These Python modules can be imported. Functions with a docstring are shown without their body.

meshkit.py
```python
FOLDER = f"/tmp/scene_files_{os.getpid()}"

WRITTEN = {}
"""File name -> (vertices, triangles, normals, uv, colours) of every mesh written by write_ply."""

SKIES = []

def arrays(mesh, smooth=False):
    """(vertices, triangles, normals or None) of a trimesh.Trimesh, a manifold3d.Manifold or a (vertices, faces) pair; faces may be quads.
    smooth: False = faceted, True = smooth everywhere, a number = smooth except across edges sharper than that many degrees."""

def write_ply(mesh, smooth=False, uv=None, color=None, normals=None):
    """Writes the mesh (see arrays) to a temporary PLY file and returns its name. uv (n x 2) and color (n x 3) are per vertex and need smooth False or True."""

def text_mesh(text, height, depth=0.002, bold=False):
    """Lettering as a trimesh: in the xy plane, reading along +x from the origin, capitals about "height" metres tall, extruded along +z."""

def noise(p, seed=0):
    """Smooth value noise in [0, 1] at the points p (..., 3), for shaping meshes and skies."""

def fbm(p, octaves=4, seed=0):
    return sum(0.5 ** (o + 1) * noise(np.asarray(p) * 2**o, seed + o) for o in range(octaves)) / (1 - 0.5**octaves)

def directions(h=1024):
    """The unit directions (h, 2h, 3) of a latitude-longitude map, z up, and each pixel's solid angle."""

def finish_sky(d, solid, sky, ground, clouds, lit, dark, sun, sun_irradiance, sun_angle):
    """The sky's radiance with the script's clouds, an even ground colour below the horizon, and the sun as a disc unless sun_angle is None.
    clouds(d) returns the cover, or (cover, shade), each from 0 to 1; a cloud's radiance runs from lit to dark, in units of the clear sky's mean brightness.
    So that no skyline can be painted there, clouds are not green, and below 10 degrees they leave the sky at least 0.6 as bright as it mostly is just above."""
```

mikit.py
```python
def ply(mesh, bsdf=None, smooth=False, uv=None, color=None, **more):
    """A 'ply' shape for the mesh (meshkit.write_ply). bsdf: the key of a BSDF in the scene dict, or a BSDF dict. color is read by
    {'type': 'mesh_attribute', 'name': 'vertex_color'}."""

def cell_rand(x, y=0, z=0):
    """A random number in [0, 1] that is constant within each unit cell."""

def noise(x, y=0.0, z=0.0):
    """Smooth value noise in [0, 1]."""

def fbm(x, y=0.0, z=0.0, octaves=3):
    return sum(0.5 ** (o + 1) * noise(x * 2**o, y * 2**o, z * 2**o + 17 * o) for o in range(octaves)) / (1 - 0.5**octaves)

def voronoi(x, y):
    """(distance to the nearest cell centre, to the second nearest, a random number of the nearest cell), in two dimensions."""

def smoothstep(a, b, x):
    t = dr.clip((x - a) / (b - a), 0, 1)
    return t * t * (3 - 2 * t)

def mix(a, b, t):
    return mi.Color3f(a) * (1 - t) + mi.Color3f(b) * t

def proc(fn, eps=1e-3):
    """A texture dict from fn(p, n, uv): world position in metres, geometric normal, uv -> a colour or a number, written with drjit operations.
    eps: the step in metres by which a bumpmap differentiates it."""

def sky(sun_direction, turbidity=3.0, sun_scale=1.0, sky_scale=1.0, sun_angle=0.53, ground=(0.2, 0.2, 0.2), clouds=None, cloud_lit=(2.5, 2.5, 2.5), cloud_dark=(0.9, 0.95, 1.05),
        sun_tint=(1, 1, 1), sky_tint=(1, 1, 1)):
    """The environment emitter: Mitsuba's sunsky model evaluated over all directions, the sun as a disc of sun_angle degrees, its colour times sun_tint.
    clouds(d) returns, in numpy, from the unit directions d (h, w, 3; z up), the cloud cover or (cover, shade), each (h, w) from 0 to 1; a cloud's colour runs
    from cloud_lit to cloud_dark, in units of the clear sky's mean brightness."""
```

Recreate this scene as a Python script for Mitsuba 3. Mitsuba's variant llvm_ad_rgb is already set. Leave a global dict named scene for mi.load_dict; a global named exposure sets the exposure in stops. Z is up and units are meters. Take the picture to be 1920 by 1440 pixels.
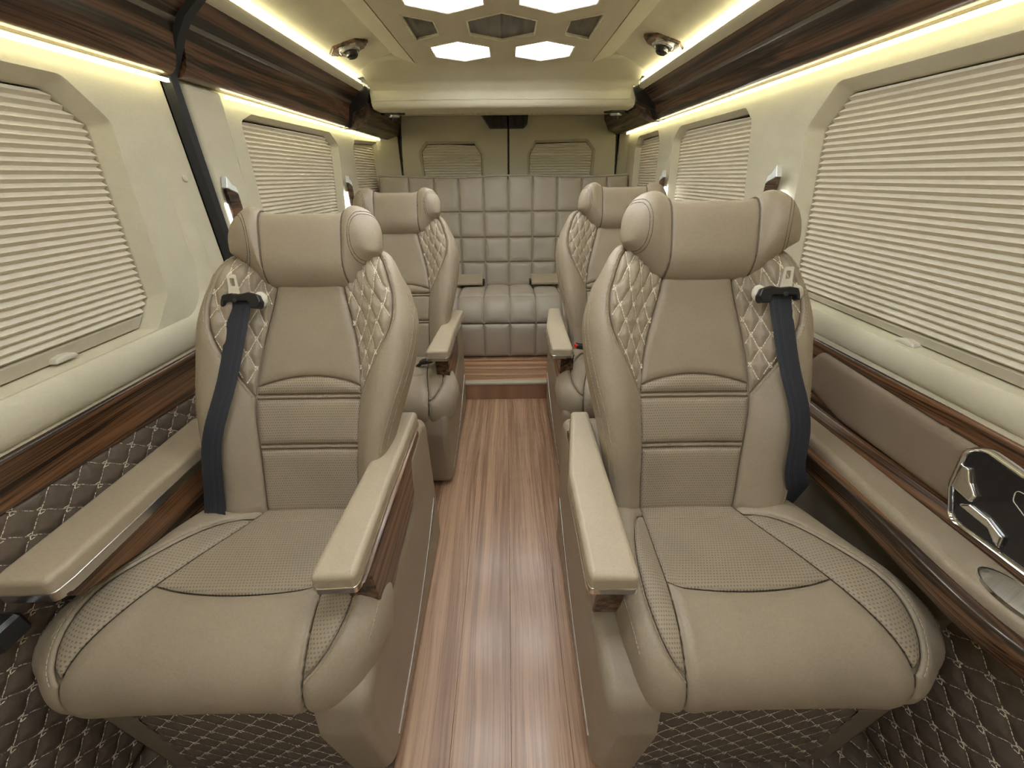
import math, random
import numpy as np, trimesh, shapely, shapely.geometry as sg
from scipy.spatial import Delaunay, cKDTree
from scipy.interpolate import PchipInterpolator, CubicSpline
import drjit as dr
import mitsuba as mi
import mikit, meshkit
from mikit import proc, noise, fbm, mix, smoothstep

random.seed(7)
RNG = np.random.default_rng(11)
T = mi.ScalarTransform4f
scene, labels = {}, {}

# ------------------------------------------------------------------ camera, sky, exposure
exposure = 0.85
EYE = np.array([0.015, 0.0, 1.2])
FWD = np.array([0.00843591, 0.87877662, -0.47715876])
UPV = np.array([0.01330628, 0.47703484, 0.87878365])
scene['camera'] = {'type': 'perspective', 'fov': 2 * math.degrees(math.atan(960 / 720.0)), 'fov_axis': 'x', 'near_clip': 0.02,
                   'to_world': T().look_at(origin=EYE.tolist(), target=(EYE + FWD).tolist(), up=UPV.tolist())}
scene['sky'] = mikit.sky((0.2, 0.6, 0.75), turbidity=4.0, sun_scale=0.0, sky_scale=0.09, clouds=lambda d: (meshkit.fbm(d * 3.0, 3) > 0.35) * 0.8)
LIGHT_PANEL = (7.2, 7.5, 7.7)
LED_WARM = (4.6, 4.3, 2.3)
LED_UPPER = (7.0, 6.7, 4.2)
LAMP_WHITE = (9.0, 9.5, 9.0)

# ------------------------------------------------------------------ materials
def rgb(*c): return {'type': 'rgb', 'value': list(c)}

def mat(key, color, rough=0.5, metal=0.0, coat=0.0, spec=0.5, sheen=0.0, bump=None, bump_scale=1.0):
    b = {'type': 'principled', 'base_color': rgb(*color) if isinstance(color, tuple) else color, 'roughness': rough, 'metallic': metal, 'specular': spec}
    if coat: b['clearcoat'] = coat; b['clearcoat_gloss'] = 0.96
    if sheen: b['sheen'] = sheen
    if bump is not None: b = {'type': 'bumpmap', 'arbitrary': {'type': 'proc', **bump}, 'scale': bump_scale, 'bsdf': b}
    scene[key] = {'type': 'twosided', 'bsdf': b}

def leather_fn(base, amount=0.10):
    def fn(p, n, uv):
        f = fbm(p.x * 9, p.y * 9, p.z * 9, 3)
        g = noise(p.x * 420, p.y * 420, p.z * 420)
        return mi.Color3f(base) * (1.0 + amount * (f - 0.5) * 2 + 0.10 * (g - 0.5))
    return fn

def perforated_fn(base):
    def fn(p, n, uv):
        f = fbm(p.x * 9, p.y * 9, p.z * 9, 3)
        u, v = uv.x / 0.0062, uv.y / 0.0062
        row = dr.floor(v)
        u = u + 0.5 * (row - 2 * dr.floor(row / 2))
        d = dr.sqrt(dr.square(u - dr.floor(u) - 0.5) + dr.square(v - row - 0.5))
        hole = 1 - smoothstep(0.16, 0.30, d)
        return mi.Color3f(base) * (1.0 + 0.2 * (f - 0.5)) * (1 - 0.42 * hole)
    return fn

LEATHER = (0.298, 0.243, 0.176)
mat('m_leather', proc(leather_fn(LEATHER)), 0.46, spec=0.42)
mat('m_leather_perf', proc(perforated_fn(LEATHER)), 0.5, spec=0.4)
mat('m_leather_arm', proc(leather_fn((0.375, 0.308, 0.220), 0.05)), 0.42, spec=0.45)
mat('m_leather_bench', proc(leather_fn((0.375, 0.322, 0.255))), 0.45, spec=0.45)
mat('m_shell', proc(leather_fn((0.270, 0.220, 0.160), 0.05)), 0.42, spec=0.45)
mat('m_leather_seam', (0.11, 0.085, 0.06), 0.6)
mat('m_console_pad', proc(leather_fn((0.215, 0.162, 0.115), 0.06)), 0.6, spec=0.35)
mat('m_quilt_dark', proc(leather_fn((0.115, 0.088, 0.068), 0.12)), 0.5, spec=0.4)
mat('m_thread', (0.80, 0.72, 0.58), 0.7)
mat('m_thread_dim', (0.56, 0.48, 0.38), 0.7)
mat('m_thread_tan', (0.36, 0.29, 0.205), 0.7)
mat('m_base_dark', proc(leather_fn((0.150, 0.118, 0.088), 0.06)), 0.5, spec=0.4)
mat('m_pocket', (0.165, 0.142, 0.108), 0.5, spec=0.4)

def vinyl_fn(base):
    def fn(p, n, uv):
        f = fbm(p.x * 14, p.y * 14, p.z * 14, 4)
        g = noise(p.x * 300, p.y * 300, p.z * 300)
        return mi.Color3f(base) * (0.94 + 0.10 * f + 0.05 * g)
    return fn
mat('m_cream', proc(vinyl_fn((0.545, 0.500, 0.380))), 0.55, spec=0.35)
mat('m_ceiling', proc(vinyl_fn((0.50, 0.45, 0.345))), 0.8, spec=0.2)
mat('m_blind', (0.64, 0.59, 0.49), 0.85, spec=0.15)
mat('m_rail', (0.40, 0.355, 0.265), 0.5)

def dark_wood_fn(lo, hi, sx=1.0):
    def fn(p, n, uv):
        wob = fbm(p.x * 5, p.y * 1.2, p.z * 5, 2) * 0.10
        a, b = (p.x + wob) * 55 * sx, (p.z + wob * 0.7) * 55 * sx
        f = fbm(a, p.y * 1.5, b, 4)
        g = noise(a * 5, p.y * 5, b * 5)
        k = smoothstep(0.32, 0.70, f * 0.75 + g * 0.25)
        return mix(lo, hi, k)
    return fn
mat('m_wood_dark', proc(dark_wood_fn((0.010, 0.006, 0.0045), (0.125, 0.060, 0.033))), 0.22, coat=1.0, spec=0.5)
mat('m_wood_band', proc(dark_wood_fn((0.010, 0.006, 0.0045), (0.080, 0.040, 0.022))), 0.35, coat=0.5, spec=0.4)
mat('m_wood_trim', proc(dark_wood_fn((0.016, 0.008, 0.0045), (0.165, 0.078, 0.036), 1.4)), 0.25, coat=0.9, spec=0.5)

def floor_fn(p, n, uv):
    plank = dr.floor((p.x + 0.86) / 0.145)
    r = mikit.cell_rand(plank, 3, 1)
    y = p.y + r * 7.3
    wob = (fbm(p.x * 6, y * 0.9, r * 9, 3) - 0.5) * 0.09
    x = p.x + wob
    f = fbm(x * 38, y * 0.9, r * 5, 4)
    g = fbm(x * 300, y * 5, r * 3, 2)
    pores = smoothstep(0.62, 0.80, noise(x * 700, y * 14, r * 8))
    k = smoothstep(0.25, 0.75, f * 0.62 + g * 0.38)
    c = mix((0.215, 0.115, 0.066), (0.46, 0.285, 0.178), k)
    sap = smoothstep(0.86, 0.97, noise(x * 24 + r * 3, y * 0.3, r * 31))
    c = mix(c, mi.Color3f(0.62, 0.43, 0.24), sap * 0.6)
    return c * (0.95 + 0.10 * r) * (1 - 0.22 * pores)
mat('m_floor', proc(floor_fn), 0.32, coat=0.35, spec=0.5)
mat('m_joint', (0.15, 0.08, 0.045), 0.6)
def ceiling_wood_fn(p, n, uv):
    f = fbm(p.x * 40, p.y * 2, 3.0, 4)
    return mix((0.02, 0.014, 0.011), (0.075, 0.055, 0.045), smoothstep(0.3, 0.7, f)) * (1 - 0.85 * (1 - smoothstep(0.003, 0.006, dr.abs(p.x - 0.008))))
mat('m_wood_ceiling', proc(ceiling_wood_fn), 0.25, coat=0.15, spec=0.3)
mat('m_chrome', (0.86, 0.86, 0.85), 0.08, metal=1.0)
mat('m_aluminium', (0.72, 0.71, 0.69), 0.26, metal=1.0)
def brushed_fn(p, n, uv):
    return mi.Color3f(0.78, 0.75, 0.70) * (0.75 + 0.4 * noise(p.y * 900, p.z * 4, p.x * 30))
mat('m_brushed', proc(brushed_fn), 0.38, metal=1.0)
mat('m_black', (0.012, 0.012, 0.014), 0.3, spec=0.5)
mat('m_black_gloss', (0.008, 0.008, 0.010), 0.05, coat=1.0)
mat('m_rubber', (0.014, 0.015, 0.017), 0.6)
def belt_fn(p, n, uv):
    s = noise(uv.x * 900, 1.0, 2.0)
    edge = smoothstep(0.16, 0.2, dr.abs(uv.x)) * 0
    return mi.Color3f(0.026, 0.030, 0.043) * (0.75 + 0.5 * s) + edge
mat('m_belt', proc(belt_fn), 0.55, spec=0.4, sheen=0.5)
mat('m_red', (0.62, 0.03, 0.02), 0.35)
mat('m_tongue', (0.78, 0.75, 0.68), 0.35, metal=0.55)
mat('m_ivory', (0.56, 0.52, 0.43), 0.45)
mat('m_crystal', (0.80, 0.83, 0.82), 0.12, spec=0.7)
scene['m_dark_lens'] = {'type': 'twosided', 'bsdf': {'type': 'principled', 'base_color': rgb(0.02, 0.02, 0.022), 'roughness': 0.12, 'specular': 0.6}}

# ------------------------------------------------------------------ helpers: entries
def add(key, mesh, m, smooth=35, uv=None, parent=None, **more):
    if parent: key = parent + '__' + key
    k, n = key, 0
    while k in scene:
        n += 1
        k = '%s_%03d' % (key, n)
    scene[k] = mikit.ply(mesh, m, smooth=smooth, uv=uv, **more)
    return k

def tag(key, label=None, cat=None, group=None, kind=None):
    d = labels.setdefault(key, {})
    for a, b in (('label', label), ('category', cat), ('group', group), ('kind', kind)):
        if b: d[a] = b
    return key

def struct(key, mesh, m, label=None, smooth=35, **k):
    return tag(add(key, mesh, m, smooth, **k), label, None, None, 'structure')

def cat(*ms):
    ms = [m for m in ms if m is not None]
    return trimesh.util.concatenate(ms) if len(ms) > 1 else ms[0]

# ------------------------------------------------------------------ helpers: meshes
def box(x0, x1, y0, y1, z0, z1, c=0.0):
    """A box with chamfered edges."""
    e = np.array([x1 - x0, y1 - y0, z1 - z0], float)
    mid = np.array([x0 + x1, y0 + y1, z0 + z1]) / 2
    c = min(c, e.min() * 0.45)
    if c <= 0:
        m = trimesh.creation.box(e)
        m.apply_translation(mid)
        return m
    pts = []
    for sx in (-1, 1):
        for sy in (-1, 1):
            for sz in (-1, 1):
                h = e / 2 * (sx, sy, sz)
                for k in range(3):
                    q = h - c * np.array([sx, sy, sz])
                    q[k] = h[k]
                    pts.append(q)
    m = trimesh.convex.convex_hull(np.array(pts))
    m.apply_translation(mid)
    return m

def tube(pts, r, n=6, closed=False, cap=True):
    p = np.asarray(pts, float)
    r = np.broadcast_to(np.asarray(r, float), (len(p),))
    d = np.gradient(p, axis=0) if not closed else np.roll(p, -1, 0) - np.roll(p, 1, 0)
    d /= np.linalg.norm(d, axis=1, keepdims=True) + 1e-12
    ref = np.array([0, 0, 1.0])
    if abs(d[:, 2]).mean() > 0.85: ref = np.array([0, 1.0, 0])
    a = np.cross(d, ref); a /= np.linalg.norm(a, axis=1, keepdims=True) + 1e-12
    b = np.cross(d, a)
    th = np.arange(n) * 2 * np.pi / n
    v = p[:, None] + r[:, None, None] * (np.cos(th)[None, :, None] * a[:, None] + np.sin(th)[None, :, None] * b[:, None])
    L = len(p)
    f = []
    for i in range(L if closed else L - 1):
        j = (i + 1) % L
        for k in range(n):
            q = (k + 1) % n
            f += [[i * n + k, i * n + q, j * n + q], [i * n + k, j * n + q, j * n + k]]
    v = v.reshape(-1, 3)
    if cap and not closed:
        v = np.vstack([v, p[0], p[-1]])
        for k in range(n):
            q = (k + 1) % n
            f += [[L * n, q, k], [L * n + 1, (L - 1) * n + k, (L - 1) * n + q]]
    return trimesh.Trimesh(v, np.array(f), process=False)

def arc_corners(pts, r, k=6):
    """A polygon's corners rounded, each with k+1 points; r: one radius or one per corner."""
    p = np.asarray(pts, float)
    n = len(p)
    r = np.broadcast_to(np.asarray(r, float), (n,))
    out = []
    for i in range(n):
        a, b, c = p[i - 1], p[i], p[(i + 1) % n]
        u, w = a - b, c - b
        lu, lw = np.linalg.norm(u), np.linalg.norm(w)
        u, w = u / lu, w / lw
        ang = math.acos(np.clip(u @ w, -1, 1))
        ln = min(r[i] / math.tan(ang / 2), lu * 0.48, lw * 0.48)
        s, e = b + u * ln, b + w * ln
        for j in range(k + 1):
            t = j / k
            out.append((1 - t) ** 2 * s + 2 * t * (1 - t) * b + t * t * e)
    return np.array(out)

def offset_poly(pts, m):
    """The polygon moved outwards by m (one per edge or one for all; edge i goes from point i to i+1), same number of corners."""
    p = np.asarray(pts, float)
    n = len(p)
    m = np.broadcast_to(np.asarray(m, float), (n,))
    area = 0.5 * np.sum(p[:, 0] * np.roll(p[:, 1], -1) - np.roll(p[:, 0], -1) * p[:, 1])
    sgn = 1 if area > 0 else -1
    lines = []
    for i in range(n):
        a, b = p[i], p[(i + 1) % n]
        d = (b - a) / np.linalg.norm(b - a)
        nrm = np.array([d[1], -d[0]]) * sgn
        lines.append((a + nrm * m[i], d))
    out = []
    for i in range(n):
        (a, d), (b, e) = lines[i - 1], lines[i]
        t = np.linalg.solve(np.array([d, -e]).T, b - a)[0]
        out.append(a + d * t)
    return np.array(out)

def loft(rings, closed_ends=(False, False)):
    """Quads between successive rings of equally many 3D points."""
    rings = [np.asarray(r, float) for r in rings]
    n = len(rings[0])
    v = np.vstack(rings)
    f = []
    i = np.arange(n); j = (i + 1) % n
    for k in range(len(rings) - 1):
        a, b = k * n, (k + 1) * n
        f.append(np.stack([a + i, a + j, b + j], 1)); f.append(np.stack([a + i, b + j, b + i], 1))
    f = np.vstack(f)
    for e, which in zip(closed_ends, (0, len(rings) - 1)):
        if e:
            c = rings[which].mean(0)
            v = np.vstack([v, c])
            g = np.stack([which * n + i, which * n + j, np.full(n, len(v) - 1)], 1)
            f = np.vstack([f, g[:, ::-1] if which == 0 else g])
    m = trimesh.Trimesh(v, f, process=False)
    return m

def extrude(poly, depth):
    """Polygon in (a, b) extruded along +c from 0 to depth."""
    if not hasattr(poly, 'geom_type'): poly = sg.Polygon(poly)
    return trimesh.creation.extrude_polygon(poly, depth, engine='earcut')

def to_axes(m, a, b, c, o=(0, 0, 0)):
    """Maps the mesh's x, y, z to the axes a, b, c at o."""
    M = np.eye(4)
    M[:3, 0], M[:3, 1], M[:3, 2], M[:3, 3] = a, b, c, o
    m = m.copy()
    flip = np.linalg.det(M[:3, :3]) < 0
    m.vertices = m.vertices @ M[:3, :3].T + M[:3, 3]
    if flip: m.faces = m.faces[:, ::-1]
    return m

def plate(poly, c=0.004, depth=0.02, axes=((0, 1, 0), (0, 0, 1), (1, 0, 0)), o=(0, 0, 0), k=3):
    """A polygon plate whose front edge (at +c axis end) is rounded: lofted rings, convex-ish outlines."""
    p = np.asarray(poly, float)
    area = 0.5 * np.sum(p[:, 0] * np.roll(p[:, 1], -1) - np.roll(p[:, 0], -1) * p[:, 1])
    if area < 0: p = p[::-1]
    P = sg.Polygon(p)
    rings = [np.c_[p, np.zeros(len(p))]]
    nrm = vertex_normals2(p)
    for j in range(k + 1):
        a = j / k * math.pi / 2
        q = p - nrm * (c * (1 - math.cos(a)))
        rings.append(np.c_[q, np.full(len(p), depth - c + c * math.sin(a))])
    body = loft(rings)
    top = trimesh.creation.triangulate_polygon(sg.Polygon(rings[-1][:, :2]).buffer(0), engine='earcut')
    cap = trimesh.Trimesh(np.c_[top[0], np.full(len(top[0]), depth)], top[1], process=False)
    if cap.face_normals[:, 2].mean() < 0: cap.faces = cap.faces[:, ::-1]
    return to_axes(cat(body, cap), *axes, o)

def vertex_normals2(p):
    """Outward mitred normals of a counter-clockwise outline."""
    d = np.roll(p, -1, 0) - p
    d /= np.linalg.norm(d, axis=1, keepdims=True) + 1e-12
    n = np.stack([d[:, 1], -d[:, 0]], 1)
    v = n + np.roll(n, 1, 0)
    v /= np.maximum(np.linalg.norm(v, axis=1, keepdims=True), 1e-9)
    c = np.maximum((v * n).sum(1, keepdims=True), 0.45)
    return v / c

def revolve(profile, n=24):
    """(r, z) profile turned round z."""
    p = np.asarray(profile, float)
    th = np.arange(n) * 2 * np.pi / n
    rings = [np.stack([r * np.cos(th), r * np.sin(th), np.full(n, z)], 1) for r, z in p]
    return loft(rings)

def smooth01(a, b, x):
    t = np.clip((np.asarray(x, float) - a) / (b - a), 0, 1)
    return t * t * (3 - 2 * t)

def curve2(pts, n=24):
    """A smooth curve through 2D points."""
    p = np.asarray(pts, float)
    d = np.r_[0, np.cumsum(np.linalg.norm(np.diff(p, axis=0), axis=1))]
    return CubicSpline(d, p)(np.linspace(0, d[-1], n))

# ------------------------------------------------------------------ upholstery: puffed panels on a surface
def frame_on(surf, s, t, e=1e-3):
    p = surf(s, t)
    ds = surf(s + e, t) - surf(s - e, t)
    dt = surf(s, t + e) - surf(s, t - e)
    n = np.cross(ds, dt)
    n *= getattr(surf, 'sign', 1) / (np.linalg.norm(n, axis=-1, keepdims=True) + 1e-12)
    return p, n

def panel(poly, surf, H=0.012, r=0.018, res=0.008, extra=None, skirt=0.012, sign=1):
    """A stuffed panel: the outline poly in (s, t), domed by H with an edge of radius r, laid on surf. Returns (mesh, uv)."""
    P = sg.Polygon(poly).buffer(0)
    if P.geom_type != 'Polygon': P = max(P.geoms, key=lambda g: g.area)
    ring = np.array(P.exterior.segmentize(res).coords)[:-1]
    pts = [ring]
    for q in (0.12, 0.35, 0.7):
        g = P.buffer(-r * q)
        for gg in getattr(g, 'geoms', [g]):
            if not gg.is_empty and gg.area > res * res:
                pts.append(np.array(gg.exterior.segmentize(res).coords)[:-1])
    x0, y0, x1, y1 = P.bounds
    gx, gy = np.meshgrid(np.arange(x0, x1, res), np.arange(y0, y1, res * 0.866))
    gx = gx + (np.arange(gx.shape[0]) % 2)[:, None] * res / 2
    g = np.c_[gx.ravel(), gy.ravel()]
    inner = P.buffer(-r * 0.7 - res * 0.55)
    if not inner.is_empty:
        g = g[shapely.contains_xy(inner, g[:, 0], g[:, 1])]
        pts.append(g)
    pts = np.vstack(pts)
    tri = Delaunay(pts).simplices
    cen = pts[tri].mean(1)
    tri = tri[shapely.contains_xy(P, cen[:, 0], cen[:, 1])]
    dense = np.array(P.exterior.segmentize(res / 4).coords)
    d = cKDTree(dense).query(pts)[0]
    d[:len(ring)] = 0
    h = H * np.sqrt(np.clip(1 - (1 - np.clip(d / r, 0, 1)) ** 2, 0, 1))
    if extra is not None: h = h + extra(pts[:, 0], pts[:, 1], d)
    p, n = frame_on(surf, pts[:, 0], pts[:, 1])
    n = n * sign
    v = p + n * h[:, None]
    a, b, c = v[tri[:, 0]], v[tri[:, 1]], v[tri[:, 2]]
    fn = np.cross(b - a, c - a)
    flip = (fn * n[tri[:, 0]]).sum(1) < 0
    tri[flip] = tri[flip][:, ::-1]
    m = len(ring)
    v = np.vstack([v, p[:m] - n[:m] * skirt])
    i = np.arange(m); j = (i + 1) % m; o = len(pts)
    sk = np.vstack([np.stack([i, j, o + j], 1), np.stack([i, o + j, o + i], 1)])
    uv = np.vstack([pts, pts[:m]])
    return trimesh.Trimesh(v, np.vstack([tri, sk]), process=False), uv

def thread(surf, lines, h=0.010, r=0.0011, dash=0.006, gap=0.0018, sign=1):
    """Stitches: short four-sided threads along polylines in (s, t), lifted by h (number or function of s, t)."""
    A, B, N = [], [], []
    for ln in lines:
        ln = np.asarray(ln, float)
        if len(ln) < 2: continue
        d = np.r_[0, np.cumsum(np.linalg.norm(np.diff(ln, axis=0), axis=1))]
        if d[-1] < dash * 0.5: continue
        st = np.arange(0, d[-1] - dash * 0.4, dash + gap)
        en = np.minimum(st + dash, d[-1])
        f = lambda q: np.stack([np.interp(q, d, ln[:, 0]), np.interp(q, d, ln[:, 1])], 1)
        A.append(f(st)); B.append(f(en))
    if not A: return None
    A, B = np.vstack(A), np.vstack(B)
    hh = (lambda q: h(q[:, 0], q[:, 1])) if callable(h) else (lambda q: np.full(len(q), h))
    pa, na = frame_on(surf, A[:, 0], A[:, 1])
    pb, nb = frame_on(surf, B[:, 0], B[:, 1])
    pa = pa + na * sign * hh(A)[:, None]; pb = pb + nb * sign * hh(B)[:, None]
    dd = pb - pa; dd /= np.linalg.norm(dd, axis=1, keepdims=True) + 1e-12
    n = na * sign
    w = np.cross(dd, n)
    K = len(pa)
    # a low roof: two long faces and two ends, plus the underside
    v = np.concatenate([pa - w * r, pa + n * r, pa + w * r, pb - w * r, pb + n * r, pb + w * r])
    i = np.arange(K)
    q = [i + K * k for k in range(6)]
    f = np.vstack([np.stack(x, 1) for x in ((q[0], q[3], q[4]), (q[0], q[4], q[1]), (q[1], q[4], q[5]), (q[1], q[5], q[2]), (q[0], q[1], q[2]), (q[3], q[5], q[4]))])
    return trimesh.Trimesh(v, f, process=False)

def clip_lines(lines, poly):
    out = []
    for ln in lines:
        g = sg.LineString(ln).intersection(poly)
        for x in getattr(g, 'geoms', [g]):
            if x.geom_type == 'LineString' and x.length > 0.004: out.append(np.array(x.segmentize(0.004).coords))
    return out

def quilt_lines(poly, P, Q, s0=0.0, t0=0.0, amp=0.10):
    """Ogee diamonds: two families of waving lines of width P and height Q, and the small crosses at their meetings."""
    x0, y0, x1, y1 = poly.bounds
    lines, knots = [], []
    v = np.arange((y0 - t0) / Q - 1.5, (y1 - t0) / Q + 1.5, 0.04)
    for n in range(int((x0 - s0) / P - (y1 - t0) / Q) - 3, int((x1 - s0) / P + (y1 - t0) / Q) + 4):
        for sg_ in (1, -1):
            u = n - sg_ * (v + amp * np.sin(4 * np.pi * v) / (2 * np.pi) * 1.3)
            if u.max() * P + s0 < x0 or u.min() * P + s0 > x1: continue
            lines.append(np.c_[u * P + s0, v * Q + t0])
    for i in range(int((x0 - s0) / P * 2) - 2, int((x1 - s0) / P * 2) + 3):
        for j in range(int((y0 - t0) / Q * 2) - 2, int((y1 - t0) / Q * 2) + 3):
            if (i + j) % 2 == 0:
                c = np.array([i * P / 2 + s0, j * Q / 2 + t0])
                if poly.contains(sg.Point(c)): knots.append(c)
    return clip_lines(lines, poly), knots

def quilt_height(P, Q, H, s0=0.0, t0=0.0, amp=0.10, lo=0.0):
    def fn(s, t, d=None):
        u, v = (s - s0) / P, (t - t0) / Q
        v = v + amp * np.sin(4 * np.pi * v) / (2 * np.pi) * 1.3
        a, b = u + v, u - v
        k = np.minimum(abs(a - np.round(a)), abs(b - np.round(b)))
        return lo + H * (1 - (1 - np.clip(k / 0.42, 0, 1)) ** 2.2)
    return fn

def quilting(parent, name, poly, surf, P, Q, H, m, m_thread, s0=0, t0=0, res=0.006, base=0.006, rad=0.0011, sign=1, edge=0.012, dash=0.006):
    qh = quilt_height(P, Q, H, s0, t0)
    def ex(s, t, d):
        return qh(s, t) * smooth01(0, edge, d)
    mesh, uv = panel(poly, surf, base, edge, res, ex, sign=sign)
    k = add(name, mesh, m, True, uv=uv, parent=parent)
    pg = sg.Polygon(poly).buffer(0)
    inner = pg.buffer(-0.003)
    lines, knots = quilt_lines(inner, P, Q, s0, t0)
    for c in knots:
        a = 0.075 * P
        for dx in (-1, 1):
            lines.append(np.array([c + [dx * a, -a * 1.1], c + [dx * a * 0.35, 0], c + [dx * a, a * 1.1]]))
        lines.append(np.array([c + [-a, -a * 1.1], c + [a, -a * 1.1]])); lines.append(np.array([c + [-a, a * 1.1], c + [a, a * 1.1]]))
    lift = lambda s, t: base + qh(s, t) * 0.9 + 0.0012
    th = thread(surf, lines, lift, rad, dash=dash, sign=sign)
    if th is not None: add('stitching', th, m_thread, False, parent=k)
    return k

def mirror(m):
    m = m.copy()
    m.vertices = m.vertices * [-1, 1, 1]
    m.faces = m.faces[:, ::-1]
    return m

# ================================================================== THE SETTING
XW = 0.86                       # half width between the side walls
def side_axes(s): return ((0, 1, 0), (0, 0, 1), (s, 0, 0))

def floor_x_fn(p, n, uv):
    plank = dr.floor(p.y / 0.118)
    r = mikit.cell_rand(plank, 5, 1)
    y = p.y + (fbm(p.x * 0.9 + r * 9, p.y * 6, 2.0, 3) - 0.5) * 0.05
    f = fbm(y * 48, p.x * 1.1, r * 5, 4)
    k = smoothstep(0.28, 0.74, f * 0.82 + 0.18 * noise(y * 420, p.x * 9, r))
    return mix((0.21, 0.105, 0.058), (0.45, 0.265, 0.155), k) * (0.92 + 0.16 * r)
mat('m_floor_x', proc(floor_x_fn), 0.32, coat=0.35)

# floor: a base and one plank per strip
struct('floor', box(-0.95, 0.95, -1.6, 3.25, -0.03, -0.0035), 'm_joint', 'walnut plank floor of the aisle')
for i in range(12):
    x0 = -0.86 + 0.145 * i
    add('plank', box(x0 + 0.0003, x0 + 0.1447, -1.6, 2.03, -0.006, 0.0, 0.0005), 'm_floor', False, parent='floor')

# step below the bench
step = 'rear_step'
tag(step, 'low walnut step with a grey metal edge, below the tufted bench', 'step')
add('riser', box(-0.86, 0.86, 2.02, 2.04, 0.0, 0.102, 0.001), 'm_floor_x', parent=step)
for k, (a, b) in enumerate(((2.03, 2.118), (2.118, 2.236), (2.236, 2.354), (2.354, 2.472))):
    add('tread_plank', box(-0.86, 0.86, a + 0.0008, b - 0.0008, 0.085, 0.112, 0.001), 'm_floor_x', parent=step)
nose = extrude(arc_corners([(2.014, 0.103), (2.016, 0.101), (2.03, 0.101), (2.052, 0.112), (2.052, 0.1155), (2.018, 0.1155), (2.014, 0.113)], 0.0015, 3), 1.72)
add('metal_edge', to_axes(nose, (0, 1, 0), (0, 0, 1), (1, 0, 0), (-0.86, 0, 0)), 'm_rail', parent=step)
tag(step + '__metal_edge', 'grey metal edge strip')

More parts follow.
